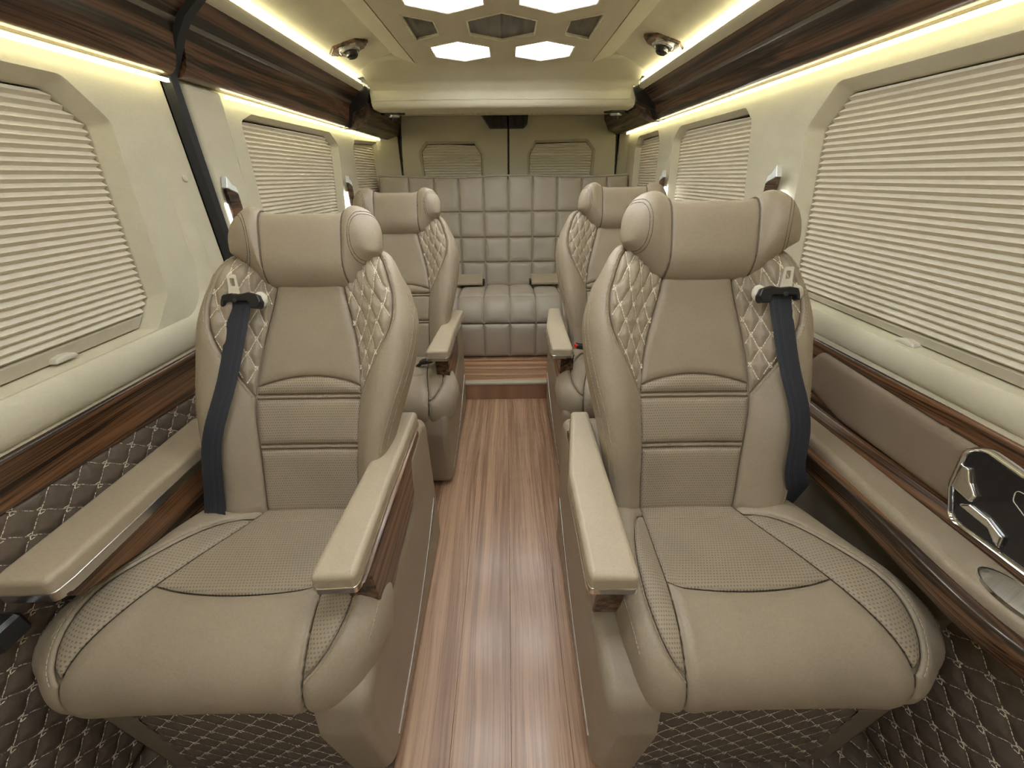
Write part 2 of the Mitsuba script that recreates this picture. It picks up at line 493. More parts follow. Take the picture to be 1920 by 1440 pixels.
# windows: recessed frame between the wall face and the blind, blind with pleats
BLINDS = []
def window(name, inner, place, m=0.03, r_in=0.012, r_out=0.03, depth=0.036, label=None):
    """place(a, b, c): 3D point of wall coordinates (a along, b up, c outwards). Returns the hole for the wall."""
    outer = offset_poly(inner, m)
    i2, o2 = arc_corners(inner, r_in, 6), arc_corners(outer, r_out, 6)
    ring = lambda p, c: place(p[:, 0], p[:, 1], np.full(len(p), c))
    mid = o2 * 0.86 + i2 * 0.14
    rings = [ring(o2, 0.012), ring(o2, 0.0), ring(o2 * 0.96 + i2 * 0.04, 0.0005), ring(mid, 0.004), ring(i2 * 0.9 + o2 * 0.1, depth - 0.003), ring(i2, depth), ring(i2, depth + 0.024)]
    struct(name, loft(rings), 'm_cream', label, 40)
    return o2

def y_range(poly, z):
    g = poly.intersection(sg.LineString([(-9, z), (9, z)]))
    return None if g.is_empty else (g.bounds[0], g.bounds[2])

def blind(inner, place, label, pitch=0.0146, c0=0.043, amp=0.0115, rail=0.026, handle=None, parts=True, group=None, gap=0.003):
    key = 'pleated_blind'
    n = 0
    while key in labels:
        n += 1; key = 'pleated_blind_%03d' % n
    tag(key, label, 'blind', group)
    P = sg.Polygon(arc_corners(inner, 0.012, 6)).buffer(-gap)
    z0, z1 = P.bounds[1], P.bounds[3]
    ms = []
    z = z1 - 0.0005
    while z - pitch > z0 + rail:
        rows = []
        for zz, c in ((z, c0), (z - pitch * 0.50, c0 - amp), (z - pitch * 0.56, c0 - amp), (z - pitch, c0), (z - pitch, c0 + 0.002), (z, c0 + 0.002)):
            a, b = y_range(P, min(max(zz, z0 + 1e-4), z1 - 1e-4))
            rows.append(((a, zz, c), (b, zz, c)))
        v = np.array([q for rr in rows for q in rr])
        n = len(rows)
        f = []
        for i in range(n):
            j = (i + 1) % n
            f += [[2 * i, 2 * i + 1, 2 * j + 1], [2 * i, 2 * j + 1, 2 * j]]
        for i in range(1, n - 1):
            f += [[0, 2 * i, 2 * i + 2], [1, 2 * i + 3, 2 * i + 1]]
        mm = trimesh.Trimesh(place(v[:, 0], v[:, 1], v[:, 2]), np.array(f), process=False)
        ms.append(mm)
        z -= pitch
    if parts:
        for mm in ms: add('pleat', mm, 'm_blind', False, parent=key)
    else:
        k = add('pleats', cat(*ms), 'm_blind', False, parent=key)
    a, b = y_range(P, z0 + rail * 0.5)
    rl = P.intersection(sg.box(-9, z0, 9, z)).buffer(0)
    pr = plate(np.array(rl.exterior.coords)[:-1], 0.002, 0.016)
    q = pr.vertices
    add('bottom_rail', trimesh.Trimesh(place(q[:, 1], q[:, 2], c0 + 0.004 - q[:, 0]), pr.faces, process=False), 'm_rail', parent=key)
    tag(key + '__bottom_rail', 'smooth olive grey bottom rail')
    gr = box(a + 0.004, b - 0.004, z0 + 0.010, z0 + 0.013, 0, 0.0175)
    q = gr.vertices
    if handle is not None:
        hp = np.array([(handle + 0.026 * math.cos(t), z0 + 0.004 + 0.012 * max(math.sin(t), 0)) for t in np.linspace(0, 2 * math.pi, 22)[:-1]])
        hp = np.array([(handle - 0.026, z0 + 0.002), (handle + 0.026, z0 + 0.002), (handle + 0.018, z0 + 0.012), (handle, z0 + 0.015), (handle - 0.018, z0 + 0.012)])
        hm = plate(arc_corners(hp, 0.006, 4), 0.004, 0.032)
        q = hm.vertices
        add('pull_tab', trimesh.Trimesh(place(q[:, 1], q[:, 2], c0 + 0.004 - q[:, 0]), hm.faces, process=False), 'm_ivory', parent=key)
    return key

def place_left(a, b, c): return np.stack([-(XW + np.asarray(c)), a, b], 1)
def place_right(a, b, c): return np.stack([XW + np.asarray(c), a, b], 1)

W_L1 = [(0.05, 0.886), (0.872, 0.888), (0.928, 0.945), (0.972, 1.296), (0.915, 1.352), (0.05, 1.352)]
W_L2 = [(1.475, 0.89), (2.12, 0.89), (2.165, 0.95), (2.262, 1.334), (2.196, 1.373), (1.555, 1.369), (1.495, 1.347), (1.470, 0.94)]
W_L3 = [(2.47, 0.89), (2.92, 0.89), (2.955, 0.95), (3.050, 1.335), (2.992, 1.384), (2.545, 1.366), (2.505, 1.335), (2.455, 0.94)]
W_R1 = [(0.05, 0.878), (1.075, 0.892), (1.118, 0.94), (1.196, 1.298), (1.142, 1.372), (0.05, 1.366)]
W_R2 = [(1.42, 0.89), (2.05, 0.89), (2.10, 0.94), (2.168, 1.340), (2.112, 1.380), (1.572, 1.379), (1.524, 1.345), (1.40, 0.94)]
W_R3 = [(2.35, 0.89), (2.70, 0.89), (2.735, 0.94), (2.785, 1.345), (2.744, 1.388), (2.424, 1.390), (2.385, 1.345), (2.34, 0.94)]
def deeper(w, x0, x1):
    """The outlines were measured at the wall face; the blinds hang deeper, so they are larger by the ratio of the distances."""
    k = (XW + 0.037 + x0) / (XW + x0)
    return [(a * k, 1.2 + (b - 1.2) * k) for a, b in w]
W_L1, W_L2, W_L3 = [deeper(w, 0.015, 0) for w in (W_L1, W_L2, W_L3)]
W_R1, W_R2, W_R3 = [deeper(w, -0.015, 0) for w in (W_R1, W_R2, W_R3)]
hole = {}
for i, (w, pl, lab) in enumerate(((W_L1, place_left, 'recessed cream frame of the window in the sliding door'), (W_L2, place_left, 'recessed cream frame of the left middle window'),
                                  (W_L3, place_left, 'recessed cream frame of the left rear window'), (W_R1, place_right, 'recessed cream frame of the large right front window'),
                                  (W_R2, place_right, 'recessed cream frame of the right middle window'), (W_R3, place_right, 'recessed cream frame of the right rear window'))):
    m = [0.006, 0.014, 0.026, 0.028, 0.024, 0.006] if i in (0, 3) else 0.016
    hole[i] = window('window_%d' % (i + 1), w, pl, m, label=lab)
blind(W_L1, place_left, 'large cream pleated blind in the sliding door window, nearest on the left', handle=0.72)
blind(W_L2, place_left, 'cream pleated blind in the left middle window behind the front left headrest')
blind(W_L3, place_left, 'small cream pleated blind in the left rear window beside the bench', parts=False)
blind(W_R1, place_right, 'largest cream pleated blind, nearest on the right above the control panel', handle=0.765)
blind(W_R2, place_right, 'cream pleated blind in the right middle window behind the front right headrest')
blind(W_R3, place_right, 'small cream pleated blind in the right rear window beside the bench', parts=False)

def wall(poly, holes, s, th=0.012, x=XW):
    return to_axes(extrude(sg.Polygon(poly, [h for h in holes]), th), *side_axes(s), (s * x, 0, 0))

# left: sliding door leaf, pillar cover, rear wall;  right: one long wall
DZ = 0.778
door_poly = arc_corners([(-1.5, DZ), (1.235, DZ), (1.235, 1.432), (-1.5, 1.432)], [0.001, 0.10, 0.001, 0.001], 8)
struct('door_1', wall(door_poly, [hole[0]], -1), 'm_cream', 'cream inner panel of the sliding door, nearest on the left', False)
# a soft moulding below the door window that turns up behind it
def moulding(path, s, width, lift, n=12):
    p = np.asarray(path, float)
    d = np.gradient(p, axis=0); d /= np.linalg.norm(d, axis=1, keepdims=True)
    nn_ = np.stack([-d[:, 1], d[:, 0]], 1)
    th = np.linspace(0, math.pi, n)
    width, lift = np.broadcast_to(width, len(p)), np.broadcast_to(lift, len(p))
    rings = []
    for q, m_, w, l in zip(p, nn_, width, lift):
        a = q + np.outer(np.cos(th) * w, m_)
        r = np.c_[s * (XW - np.sin(th) ** 1.3 * l + 0.0008), a]
        rings.append(r)
    n_ = n
    v = np.vstack(rings); f = []
    for k in range(len(p) - 1):
        for i in range(n_ - 1):
            a, b = k * n_ + i, (k + 1) * n_ + i
            f += [[a, a + 1, b + 1], [a, b + 1, b]]
    return trimesh.Trimesh(v, np.array(f), process=False)
mp = np.vstack([np.c_[np.linspace(-1.4, 0.95, 20), np.full(20, 0.826)], curve2([(1.0, 0.827), (1.075, 0.845), (1.125, 0.90), (1.145, 0.99), (1.152, 1.10), (1.155, 1.22)], 24)])
mw = np.r_[np.full(20, 0.040), np.linspace(0.040, 0.026, 24)]
ml = np.r_[np.full(20, 0.017), np.linspace(0.017, 0.0, 24)]
add('moulding', moulding(mp, -1, mw, ml), 'm_cream', True, parent='door_1')
struct('wall_left', wall([(1.27, 0.0), (3.13, 0.0), (3.13, 1.44), (1.27, 1.44)], [hole[1], hole[2]], -1), 'm_cream', 'cream left side wall behind the sliding door', False)
add('outer_skin', box(-0.96, -0.93, -1.6, 3.3, -0.02, 1.72), 'm_pocket', False, parent='wall_left')
add('sill_backing', box(-0.93, -0.874, -1.6, 1.27, 0.0, 0.80), 'm_pocket', False, parent='wall_left')
pil = arc_corners([(1.282, 0.60), (1.425, 0.60), (1.455, 1.426), (1.300, 1.426)], 0.01, 4)
add('pillar_cover', plate(pil, 0.012, 0.016, ((0, 1, 0), (0, 0, 1), (1, 0, 0)), (-XW - 0.001, 0, 0)), 'm_cream', 30, parent='wall_left')
for k, (yy, zz) in enumerate(((1.232 - 0.035, 1.20), (1.195, 0.945))):
    mm = revolve([(0.0001, 0.006), (0.006, 0.0055), (0.009, 0.003), (0.009, 0)], 14)
    add('plug', to_axes(mm, (0, 1, 0), (0, 0, 1), (1, 0, 0), (-XW, yy, zz)), 'm_ivory', parent='door_1')
struct('wall_right', wall([(-1.5, 0.79), (3.13, 0.79), (3.13, 1.455), (-1.5, 1.455)], [hole[3], hole[4], hole[5]], 1), 'm_cream', 'cream right side wall with three window recesses', False)
add('moulding', moulding(np.c_[np.linspace(-1.4, 1.16, 30), np.full(30, 0.842)], 1, np.full(30, 0.030), np.r_[np.full(26, 0.012), 0.009, 0.006, 0.003, 0.0]), 'm_cream', True, parent='wall_right')
add('outer_skin', box(0.93, 0.96, -1.6, 3.3, -0.02, 1.72), 'm_pocket', False, parent='wall_right')
add('lower_lining', box(0.872, 0.93, -1.6, 3.13, 0.0, 0.79), 'm_pocket', False, parent='wall_right')
# dark seal of the sliding door, up the pillar and over the valance
seal = np.array([(-0.850, 0.60), (-0.850, 1.43), (-0.828, 1.462), (-0.795, 1.512), (-0.765, 1.548), (-0.715, 1.585), (-0.692, 1.602)])
sv = []
for y in (1.240, 1.246, 1.272, 1.278):
    lift = 0.004 if y in (1.246, 1.272) else -0.012
    d = np.gradient(seal, axis=0); d /= np.linalg.norm(d, axis=1, keepdims=True)
    n2 = np.stack([d[:, 1], -d[:, 0]], 1)
    q = seal + n2 * (lift + 0.004)
    q[:, 0] += 0.004 if lift > 0 else -0.002
    sv.append(np.c_[q[:, 0], np.full(len(q), y), q[:, 1]])
nn = len(seal)
v = np.vstack(sv); f = []
for k in range(3):
    for i in range(nn - 1):
        a, b = k * nn + i, (k + 1) * nn + i
        f += [[a, a + 1, b + 1], [a, b + 1, b]]
struct('trim_1', trimesh.Trimesh(v, np.array(f), process=False), 'm_rubber', 'black rubber seal strip running up the pillar behind the sliding door', 50)

# wooden bands and quilted lower lining of the side walls
plane_l = lambda s, t: np.stack([np.full_like(np.asarray(s, float), -0.864), s, t], -1)
plane_r = lambda s, t: np.stack([np.full_like(np.asarray(s, float), 0.864), s, t], -1)
band_l = [(-0.6, 0.700), (0.40, 0.700), (1.235, 0.655), (1.235, DZ), (-0.6, 0.787)]
struct('trim_2', plate(arc_corners(band_l, 0.004, 3), 0.008, 0.022, ((0, 1, 0), (0, 0, 1), (1, 0, 0)), (-0.874, 0, 0)), 'm_wood_trim', 'dark rosewood band below the sliding door window')
quilting('wall_left', 'quilted_lining', [(0.0, 0.02), (1.23, 0.02), (1.23, 0.66), (0.4, 0.70), (0.0, 0.70)], plane_l, 0.066, 0.060, 0.007, 'm_quilt_dark', 'm_thread_dim', res=0.0065, base=0.004, rad=0.0009, sign=1)
quilting('wall_right', 'quilted_lining', [(0.0, 0.02), (1.1, 0.02), (1.1, 0.56), (0.0, 0.56)], plane_r, 0.075, 0.064, 0.007, 'm_quilt_dark', 'm_thread_dim', res=0.0065, base=0.004, rad=0.0009, sign=-1)

# quilted mats on the floor beside and before the seats
for k, (s, lab) in enumerate(((-1, 'dark brown quilted floor mat along the left wall, under the front left seat'), (1, 'dark brown quilted floor mat along the right wall, under the front right seat'))):
    key = 'floor_mat' if k == 0 else 'floor_mat_001'
    tag(key, lab, 'floor mat')
    fm = lambda a, b: np.stack([a, b, np.full_like(np.asarray(a, float), 0.008)], -1)
    xa, xb = (-0.8625, -0.262) if s < 0 else (0.285, 0.8625)
    q = quilting(key, 'quilted_cover', [(xa, -0.30), (xb, -0.30), (xb, 0.60), (xa, 0.60)], fm, 0.062, 0.066, 0.006, 'm_quilt_dark', 'm_thread_dim', res=0.008, base=0.003, rad=0.0009)
    add('backing', box(xa, xb, -0.30, 0.60, 0.0, 0.007), 'm_rubber', False, parent=key)

# ceiling: two side slopes, dropped centre panel with hexagon cut-outs
CX = 0.008
def sweep_y(profile, y0, y1, closed=True):
    p = np.asarray(profile, float)
    m = extrude(sg.Polygon(p).buffer(0), y1 - y0)
    return to_axes(m, (1, 0, 0), (0, 0, 1), (0, 1, 0), (0, y0, 0))
ceil_prof = [(-0.76, 1.628), (-0.70, 1.640), (-0.60, 1.668), (-0.50, 1.692), (0.50 + 2 * CX, 1.692), (0.60, 1.668), (0.70, 1.640), (0.76, 1.628), (0.95, 1.628), (0.95, 1.73), (-0.95, 1.73), (-0.95, 1.628)]
struct('ceiling', sweep_y(ceil_prof, -1.6, 3.3), 'm_ceiling', 'cream fabric ceiling with a dropped centre panel of hexagons', 20)
R_HEX = 0.150
def hexagon(cx, cy, R=R_HEX): return np.array([(cx + R * 0.935 * math.sin(a), cy + R * math.cos(a)) for a in np.arange(6) * math.pi / 3])
PX0, PX1, PY0, PY1 = CX - 0.405, CX + 0.412, -1.5, 2.27
lights, woods = [], []
for j in range(0, 11):
    yc = 2.092 - 0.2925 * j
    if j % 2 == 0: lights += [(CX - 0.173, yc), (CX + 0.173, yc)]
    else: woods += [(CX, yc), (CX - 0.352, yc), (CX + 0.352, yc)]
def cutout(cx, cy):
    g = sg.Polygon(hexagon(cx, cy)).intersection(sg.box(CX - 0.333, -9, CX + 0.338, 9))
    return np.array(sg.polygon.orient(g, 1).exterior.coords)[:-1]
cuts = [cutout(*c) for c in lights + woods]
frame = sg.Polygon([(PX0, PY0), (PX1, PY0), (PX1, PY1), (PX0, PY1)], cuts)
ZP = 1.660
add('centre_panel', to_axes(extrude(frame, 0.014), (1, 0, 0), (0, 1, 0), (0, 0, 1), (0, 0, ZP)), 'm_ceiling', False, parent='ceiling')
for s in (-1, 1):
    x0 = PX0 - 0.005 if s < 0 else PX1 + 0.005
    pr = [(x0, ZP + 0.001), (x0, ZP + 0.03), (x0 + s * 0.10, ZP + 0.036), (x0 + s * 0.085, ZP + 0.022)]
    add('panel_side', sweep_y(pr, -1.5, 2.40), 'm_ceiling', 20, parent='ceiling')
def rim_hex(cut, w=0.0045):
    o = cut; i = offset_poly(cut, -w)
    r3 = lambda p, z: np.c_[p, np.full(len(p), z)]
    return loft([r3(o, ZP + 0.001), r3(o, ZP - 0.002), r3((o + i) / 2, ZP - 0.003), r3(i, ZP - 0.001), r3(i, ZP + 0.012)])
spots = {0: 'rear left hexagonal ceiling light, small and white, above the bench', 1: 'rear right hexagonal ceiling light, small and white, above the bench',
         2: 'front left hexagonal ceiling light, cut by the top edge of the photo', 3: 'front right hexagonal ceiling light, cut by the top edge of the photo'}
for k, c in enumerate(lights):
    cut = cutout(*c)
    key = 'ceiling_light' if k == 0 else 'ceiling_light_%03d' % k
    tag(key, spots.get(k, 'hexagonal white ceiling light above the front of the cabin, out of the frame'), 'ceiling light', 'hexagonal ceiling lights')
    if k > 3: labels[key]['group'] = 'hexagonal ceiling lights out of the frame'
    add('frame', rim_hex(cut), 'm_ivory', False, parent=key)
    i = offset_poly(cut, -0.003)
    dm = to_axes(extrude(i, 0.004), (1, 0, 0), (0, 1, 0), (0, 0, 1), (0, 0, ZP + 0.004))
    add('diffuser', dm, 'm_crystal', False, parent=key, emitter={'type': 'area', 'radiance': rgb(*LIGHT_PANEL)})
for k, c in enumerate(woods):
    cut = cutout(*c)
    w = add('wood_inlay', to_axes(extrude(cut, 0.004), (1, 0, 0), (0, 1, 0), (0, 0, 1), (0, 0, ZP + 0.006)), 'm_wood_ceiling', False, parent='ceiling')
    add('frame', rim_hex(cut), 'm_ivory', False, parent=w)
tag('ceiling__wood_inlay', 'dark grained hexagonal inlay'); tag('ceiling__wood_inlay_001', 'dark grained half hexagon inlay'); tag('ceiling__wood_inlay_002', 'dark grained half hexagon inlay')

# valances over the side windows, with the light strips above and below
def strip(pts, th):
    """A closed band profile: the line pts thickened to the outside by th."""
    p = np.asarray(pts, float)
    d = np.gradient(p, axis=0); d /= np.linalg.norm(d, axis=1, keepdims=True)
    n = np.stack([d[:, 1], -d[:, 0]], 1)
    return np.vstack([p, (p + n * th)[::-1]])
def val_profiles(z0):
    low = curve2([(0.844, z0 + 0.012), (0.820, z0 + 0.020), (0.804, z0 + 0.046), (0.797, z0 + 0.074), (0.783, 1.532)], 16)
    up = curve2([(0.776, 1.541), (0.752, 1.560), (0.722, 1.582)], 8)
    return low, up
def sweep_line(line, th, y0, y1, s, seg=24, wob=0.0):
    """The profile line (x, z) carried along y, with a thickness; wob: a slight unevenness of a hand-laid veneer."""
    p = np.asarray(line, float)
    d = np.gradient(p, axis=0); d /= np.linalg.norm(d, axis=1, keepdims=True)
    n = np.stack([-d[:, 1], d[:, 0]], 1)
    if n[:, 0].mean() < 0: n = -n
    ys = np.linspace(y0, y1, seg)
    rings = []
    for y in ys:
        w = wob * (meshkit.fbm(np.c_[p[:, 0] * 9, np.full(len(p), y * 3.0), p[:, 1] * 9], 2) - 0.5)
        q = p + n * w[:, None]
        r = np.vstack([q, (p + n * th)[::-1]])
        rings.append(np.c_[s * r[:, 0], np.full(len(r), y), r[:, 1]])
    return loft(rings, (True, True))
def valance(s, z0, spans, label):
    low, up = val_profiles(z0)
    key = 'overhead_valance' if s < 0 else 'overhead_valance_001'
    tag(key, label, 'valance')
    for a, b in spans:
        add('lower_panel', sweep_line(low, 0.012, a, b, s, max(4, int((b - a) * 16)), 0.0035), 'm_wood_dark', 45, parent=key)
        add('upper_panel', sweep_line(up, 0.012, a, b, s, max(4, int((b - a) * 12)), 0.004), 'm_wood_dark', 45, parent=key)
        rd = np.array([(0.787, 1.531), (0.778, 1.5335), (0.7735, 1.5405), (0.780, 1.546)])
        add('ridge_trim', sweep_line(rd, 0.006, a, b, s, 4), 'm_leather_seam' if False else 'm_aluminium_dull', 60, parent=key)
    lip = curve2([(0.724, 1.5815), (0.714, 1.584), (0.700, 1.594), (0.697, 1.602), (0.702, 1.609)], 10)
    add('lip', sweep_line(lip, 0.006, -1.5, 2.42, s, 4), 'm_cream', 60, parent=key)
    add('backing', sweep_y([(s * 0.85, z0 + 0.016), (s * 0.86, z0 + 0.012), (s * 0.93, z0 + 0.012), (s * 0.93, 1.63), (s * 0.74, 1.63), (s * 0.738, 1.60), (s * 0.79, 1.555), (s * 0.83, 1.50)][::1], -1.5, 3.2), 'm_pocket', False, parent=key)
    return key
mat('m_aluminium_dull', (0.20, 0.175, 0.15), 0.3, metal=0.6)
vl = valance(-1, 1.418, ((-1.5, 1.242), (1.276, 2.44)), 'dark glossy rosewood valance above the left windows')
vr = valance(1, 1.442, ((-1.5, 2.44),), 'dark glossy rosewood valance above the right windows, unbroken')
# dark end piece and the lower duct that runs on to the back doors
for s, key, z0 in ((-1, vl, 1.418), (1, vr, 1.442)):
    end = arc_corners([(0.862, z0 + 0.010), (0.820, z0 + 0.012), (0.790, 1.50), (0.758, 1.512), (0.700, 1.535), (0.668, 1.60), (0.675, 1.64), (0.862, 1.64)], 0.012, 4)
    e = to_axes(extrude(np.c_[s * end[:, 0], end[:, 1]], 0.05), (1, 0, 0), (0, 0, 1), (0, 1, 0), (0, 2.44, 0))
    add('end_cap', e, 'm_black_gloss', 40, parent=key)
    duct = arc_corners([(0.862, z0 + 0.010), (0.80, z0 + 0.004), (0.735, z0 + 0.03), (0.700, 1.535), (0.69, 1.64), (0.862, 1.64)], 0.012, 4)
    e = to_axes(extrude(np.c_[s * duct[:, 0], duct[:, 1]], 0.72), (1, 0, 0), (0, 0, 1), (0, 1, 0), (0, 2.49, 0))
    add('rear_duct', e, 'm_wood_band', 40, parent=key)
    tag(key + '__end_cap', 'black glossy end piece')

def led(key, label, x0, x1, y0, y1, z0, z1, c):
    add(key, box(x0, x1, y0, y1, z0, z1), 'm_crystal', False, emitter={'type': 'area', 'radiance': rgb(*c)})
    tag(key, label, 'light strip')
led('light_strip', 'warm light strip under the valance, above the sliding door window', -0.846, -0.836, -1.4, 1.236, 1.415, 1.423, LED_WARM)
led('light_strip_001', 'warm light strip under the valance, above the left middle and rear windows', -0.846, -0.836, 1.465, 3.09, 1.415, 1.423, LED_WARM)
led('light_strip_002', 'warm light strip under the valance, above the right windows', 0.836, 0.845, -1.4, 3.09, 1.439, 1.447, LED_WARM)
led('light_strip_003', 'bright light strip along the left edge of the ceiling', -0.717, -0.705, -1.4, 2.425, 1.612, 1.622, LED_UPPER)
led('light_strip_004', 'bright light strip along the right edge of the ceiling', 0.705, 0.717, -1.4, 2.425, 1.612, 1.622, LED_UPPER)

# housing across the ceiling in front of the bench
prof = arc_corners([(2.262, 1.70), (2.262, 1.672), (2.33, 1.648), (2.425, 1.618), (2.452, 1.583), (2.460, 1.512), (2.60, 1.512), (3.19, 1.562), (3.19, 1.70)], [0.001, 0.02, 0.06, 0.05, 0.03, 0.035, 0.06, 0.001, 0.001], 7)
hs = 'ceiling_air_housing'
tag(hs, 'cream rounded air housing hanging across the ceiling above the bench', 'air housing')
pm = extrude(prof, 1.372)
add('body', to_axes(pm, (0, 1, 0), (0, 0, 1), (1, 0, 0), (-0.686 + 0.008, 0, 0)), 'm_cream', 35, parent=hs)
add('seam_bead', tube([(x, 2.4545, 1.545 + 0.004 * (1 - (x / 0.68) ** 2)) for x in np.linspace(-0.66, 0.67, 24)], 0.0024, 6), 'm_ivory', parent=hs)
for s in (-1, 1):
    xa = 0.09 if s > 0 else -0.50
    y0, z0_ = 2.66, 1.517
    fr = arc_corners([(xa, 0), (xa + 0.42, 0), (xa + 0.42, 0.20), (xa, 0.20)], 0.02, 4)
    mm = plate(fr, 0.003, 0.006, ((1, 0, 0), (0, 0.9964, 0.0845), (0, 0.0845, -0.9964)), (0, y0, z0_ + 0.001))
    g = add('vent_panel', mm, 'm_cream', 30, parent=hs)
    sl = [box(xa + 0.02 + 0.03 * k, xa + 0.03 + 0.03 * k, -0.0065, -0.0055, 0.015, 0.185) for k in range(13)]
    mm = to_axes(cat(*sl), (1, 0, 0), (0, -0.0845, 0.9964), (0, 0.9964, 0.0845), (0, y0, z0_ + 0.001))
    add('slots', mm, 'm_rail', False, parent=g)

# back doors
def place_back(a, b, c): return np.stack([a, 3.2 + np.asarray(c), b], 1)
W_B1 = [(-0.578, 0.90), (-0.165, 0.90), (-0.160, 1.333), (-0.206, 1.399), (-0.542, 1.400), (-0.586, 1.352)]
W_B2 = [(0.190, 0.90), (0.632, 0.90), (0.640, 1.353), (0.589, 1.408), (0.231, 1.403), (0.187, 1.333)]
for n, (w, lab) in enumerate(((W_B1, 'recessed frame of the left back door window'), (W_B2, 'recessed frame of the right back door window'))):
    hole[6 + n] = window('window_%d' % (7 + n), w, place_back, 0.016, 0.010, 0.016, 0.022, label=lab)
blind(W_B1, place_back, 'cream pleated blind in the left back door above the bench', pitch=0.017, c0=0.027, amp=0.007, parts=False)
blind(W_B2, place_back, 'cream pleated blind in the right back door above the bench', pitch=0.017, c0=0.027, amp=0.007, parts=False)
def back(poly, hol, th=0.012): return to_axes(extrude(sg.Polygon(poly, hol), th), (1, 0, 0), (0, 0, 1), (0, 1, 0), (0, 3.2, 0))
struct('door_2', back([(-0.735, 0.1), (0.024, 0.1), (0.030, 1.60), (-0.700, 1.60), (-0.735, 1.18)], [hole[6]]), 'm_cream', 'left leaf of the cream back doors', False)
struct('door_3', back([(0.036, 0.1), (0.812, 0.1), (0.812, 1.18), (0.785, 1.60), (0.042, 1.60)], [hole[7]]), 'm_cream', 'right leaf of the cream back doors', False)
struct('trim_3', tube([(0.030, 3.203, 0.1), (0.032, 3.203, 0.9), (0.036, 3.203, 1.6)], 0.0085, 8), 'm_rubber', 'black rubber seal between the two back door leaves')
struct('wall_rear', box(-0.95, 0.95, 3.27, 3.30, -0.02, 1.72), 'm_pocket', 'outer skin behind the back doors', False)
for s, xa in ((-1, -0.742), (1, 0.820)):
    q = np.array([(s * 0.864, 3.09), (xa, 3.185), (xa, 3.21), (s * 0.90, 3.21), (s * 0.90, 3.09)])
    mm = to_axes(extrude(sg.Polygon(q), 1.60), (1, 0, 0), (0, 1, 0), (0, 0, 1))
    struct('wall_%s__corner_post' % ('left' if s < 0 else 'right'), mm, 'm_cream', None, False)
    struct('trim_%d' % (4 if s < 0 else 5), tube([(xa + s * -0.003, 3.202, 0.1), (xa - s * 0.003, 3.202, 1.18), (xa - s * 0.03, 3.202, 1.56)], 0.007, 6), 'm_rubber', 'black seal beside the %s back door leaf' % ('left' if s < 0 else 'right'))
# the front of the cabin behind the camera: dividing wall with an open doorway to the cab
fw = sg.Polygon([(-0.95, -0.02), (0.95, -0.02), (0.95, 1.72), (-0.95, 1.72)], [[(-0.70, 0.75), (0.70, 0.75), (0.66, 1.45), (-0.66, 1.45)]])
struct('wall_front', to_axes(extrude(fw, 0.03), (1, 0, 0), (0, 0, 1), (0, 1, 0), (0, -1.6, 0)), 'm_cream', 'front wall of the cabin with an opening to the cab', False)

# ================================================================== CAPTAIN SEATS
def xsec(ctrl):
    """Lookup of a cross-section by arc length: s -> (x, h), symmetric."""
    p = np.asarray(ctrl, float)
    d = np.r_[0, np.cumsum(np.linalg.norm(np.diff(p, axis=0), axis=1))]
    px, ph = PchipInterpolator(d, p[:, 0]), PchipInterpolator(d, p[:, 1])
    q = np.linspace(0, d[-1], 400)
    xy = np.c_[px(q), ph(q)]
    # smooth the corners, then walk it by true arc length
    ker = np.hanning(61); ker /= ker.sum()
    pad = np.vstack([xy[30:0:-1] * [-1, 1], xy, 2 * xy[-1] - xy[-2:-32:-1]])
    xy = np.c_[np.convolve(pad[:, 0], ker, 'valid'), np.convolve(pad[:, 1], ker, 'valid')]
    d = np.r_[0, np.cumsum(np.linalg.norm(np.diff(xy, axis=0), axis=1))]
    def at(s):
        a = np.abs(s)
        over = np.maximum(a - d[-1], 0)
        return np.sign(s) * np.interp(a, d, xy[:, 0]), np.interp(a, d, xy[:, 1]) - over
    return at, d[-1]

def path2(ctrl, n=400):
    p = np.asarray(ctrl, float)
    d = np.r_[0, np.cumsum(np.linalg.norm(np.diff(p, axis=0), axis=1))]
    c = CubicSpline(d, p)(np.linspace(0, d[-1], n)) if len(p) > 2 else np.linspace(p[0], p[-1], n)
    d = np.r_[0, np.cumsum(np.linalg.norm(np.diff(c, axis=0), axis=1))]
    tan = np.gradient(c, d, axis=0)
    tan /= np.linalg.norm(tan, axis=1, keepdims=True)
    def at(t):
        t2 = np.clip(t, d[0], d[-1])
        e = np.asarray(t) - t2
        q = np.stack([np.interp(t2, d, c[:, 0]), np.interp(t2, d, c[:, 1])], -1)
        g = np.stack([np.interp(t2, d, tan[:, 0]), np.interp(t2, d, tan[:, 1])], -1)
        g = g / np.linalg.norm(g, axis=-1, keepdims=True)
        return q + g * e[..., None], g
    return at, d[-1]

back_x, BACK_S = xsec([(0, -0.004), (0.10, -0.001), (0.135, 0.004), (0.175, 0.030), (0.215, 0.052), (0.247, 0.052), (0.266, 0.026), (0.270, -0.02), (0.258, -0.07), (0.238, -0.125)])
seat_x, SEAT_S = xsec([(0, 0.0), (0.12, 0.002), (0.17, 0.012), (0.215, 0.024), (0.252, 0.023), (0.280, 0.000), (0.291, -0.040), (0.288, -0.085), (0.278, -0.11)])
TOP_R = 0.052

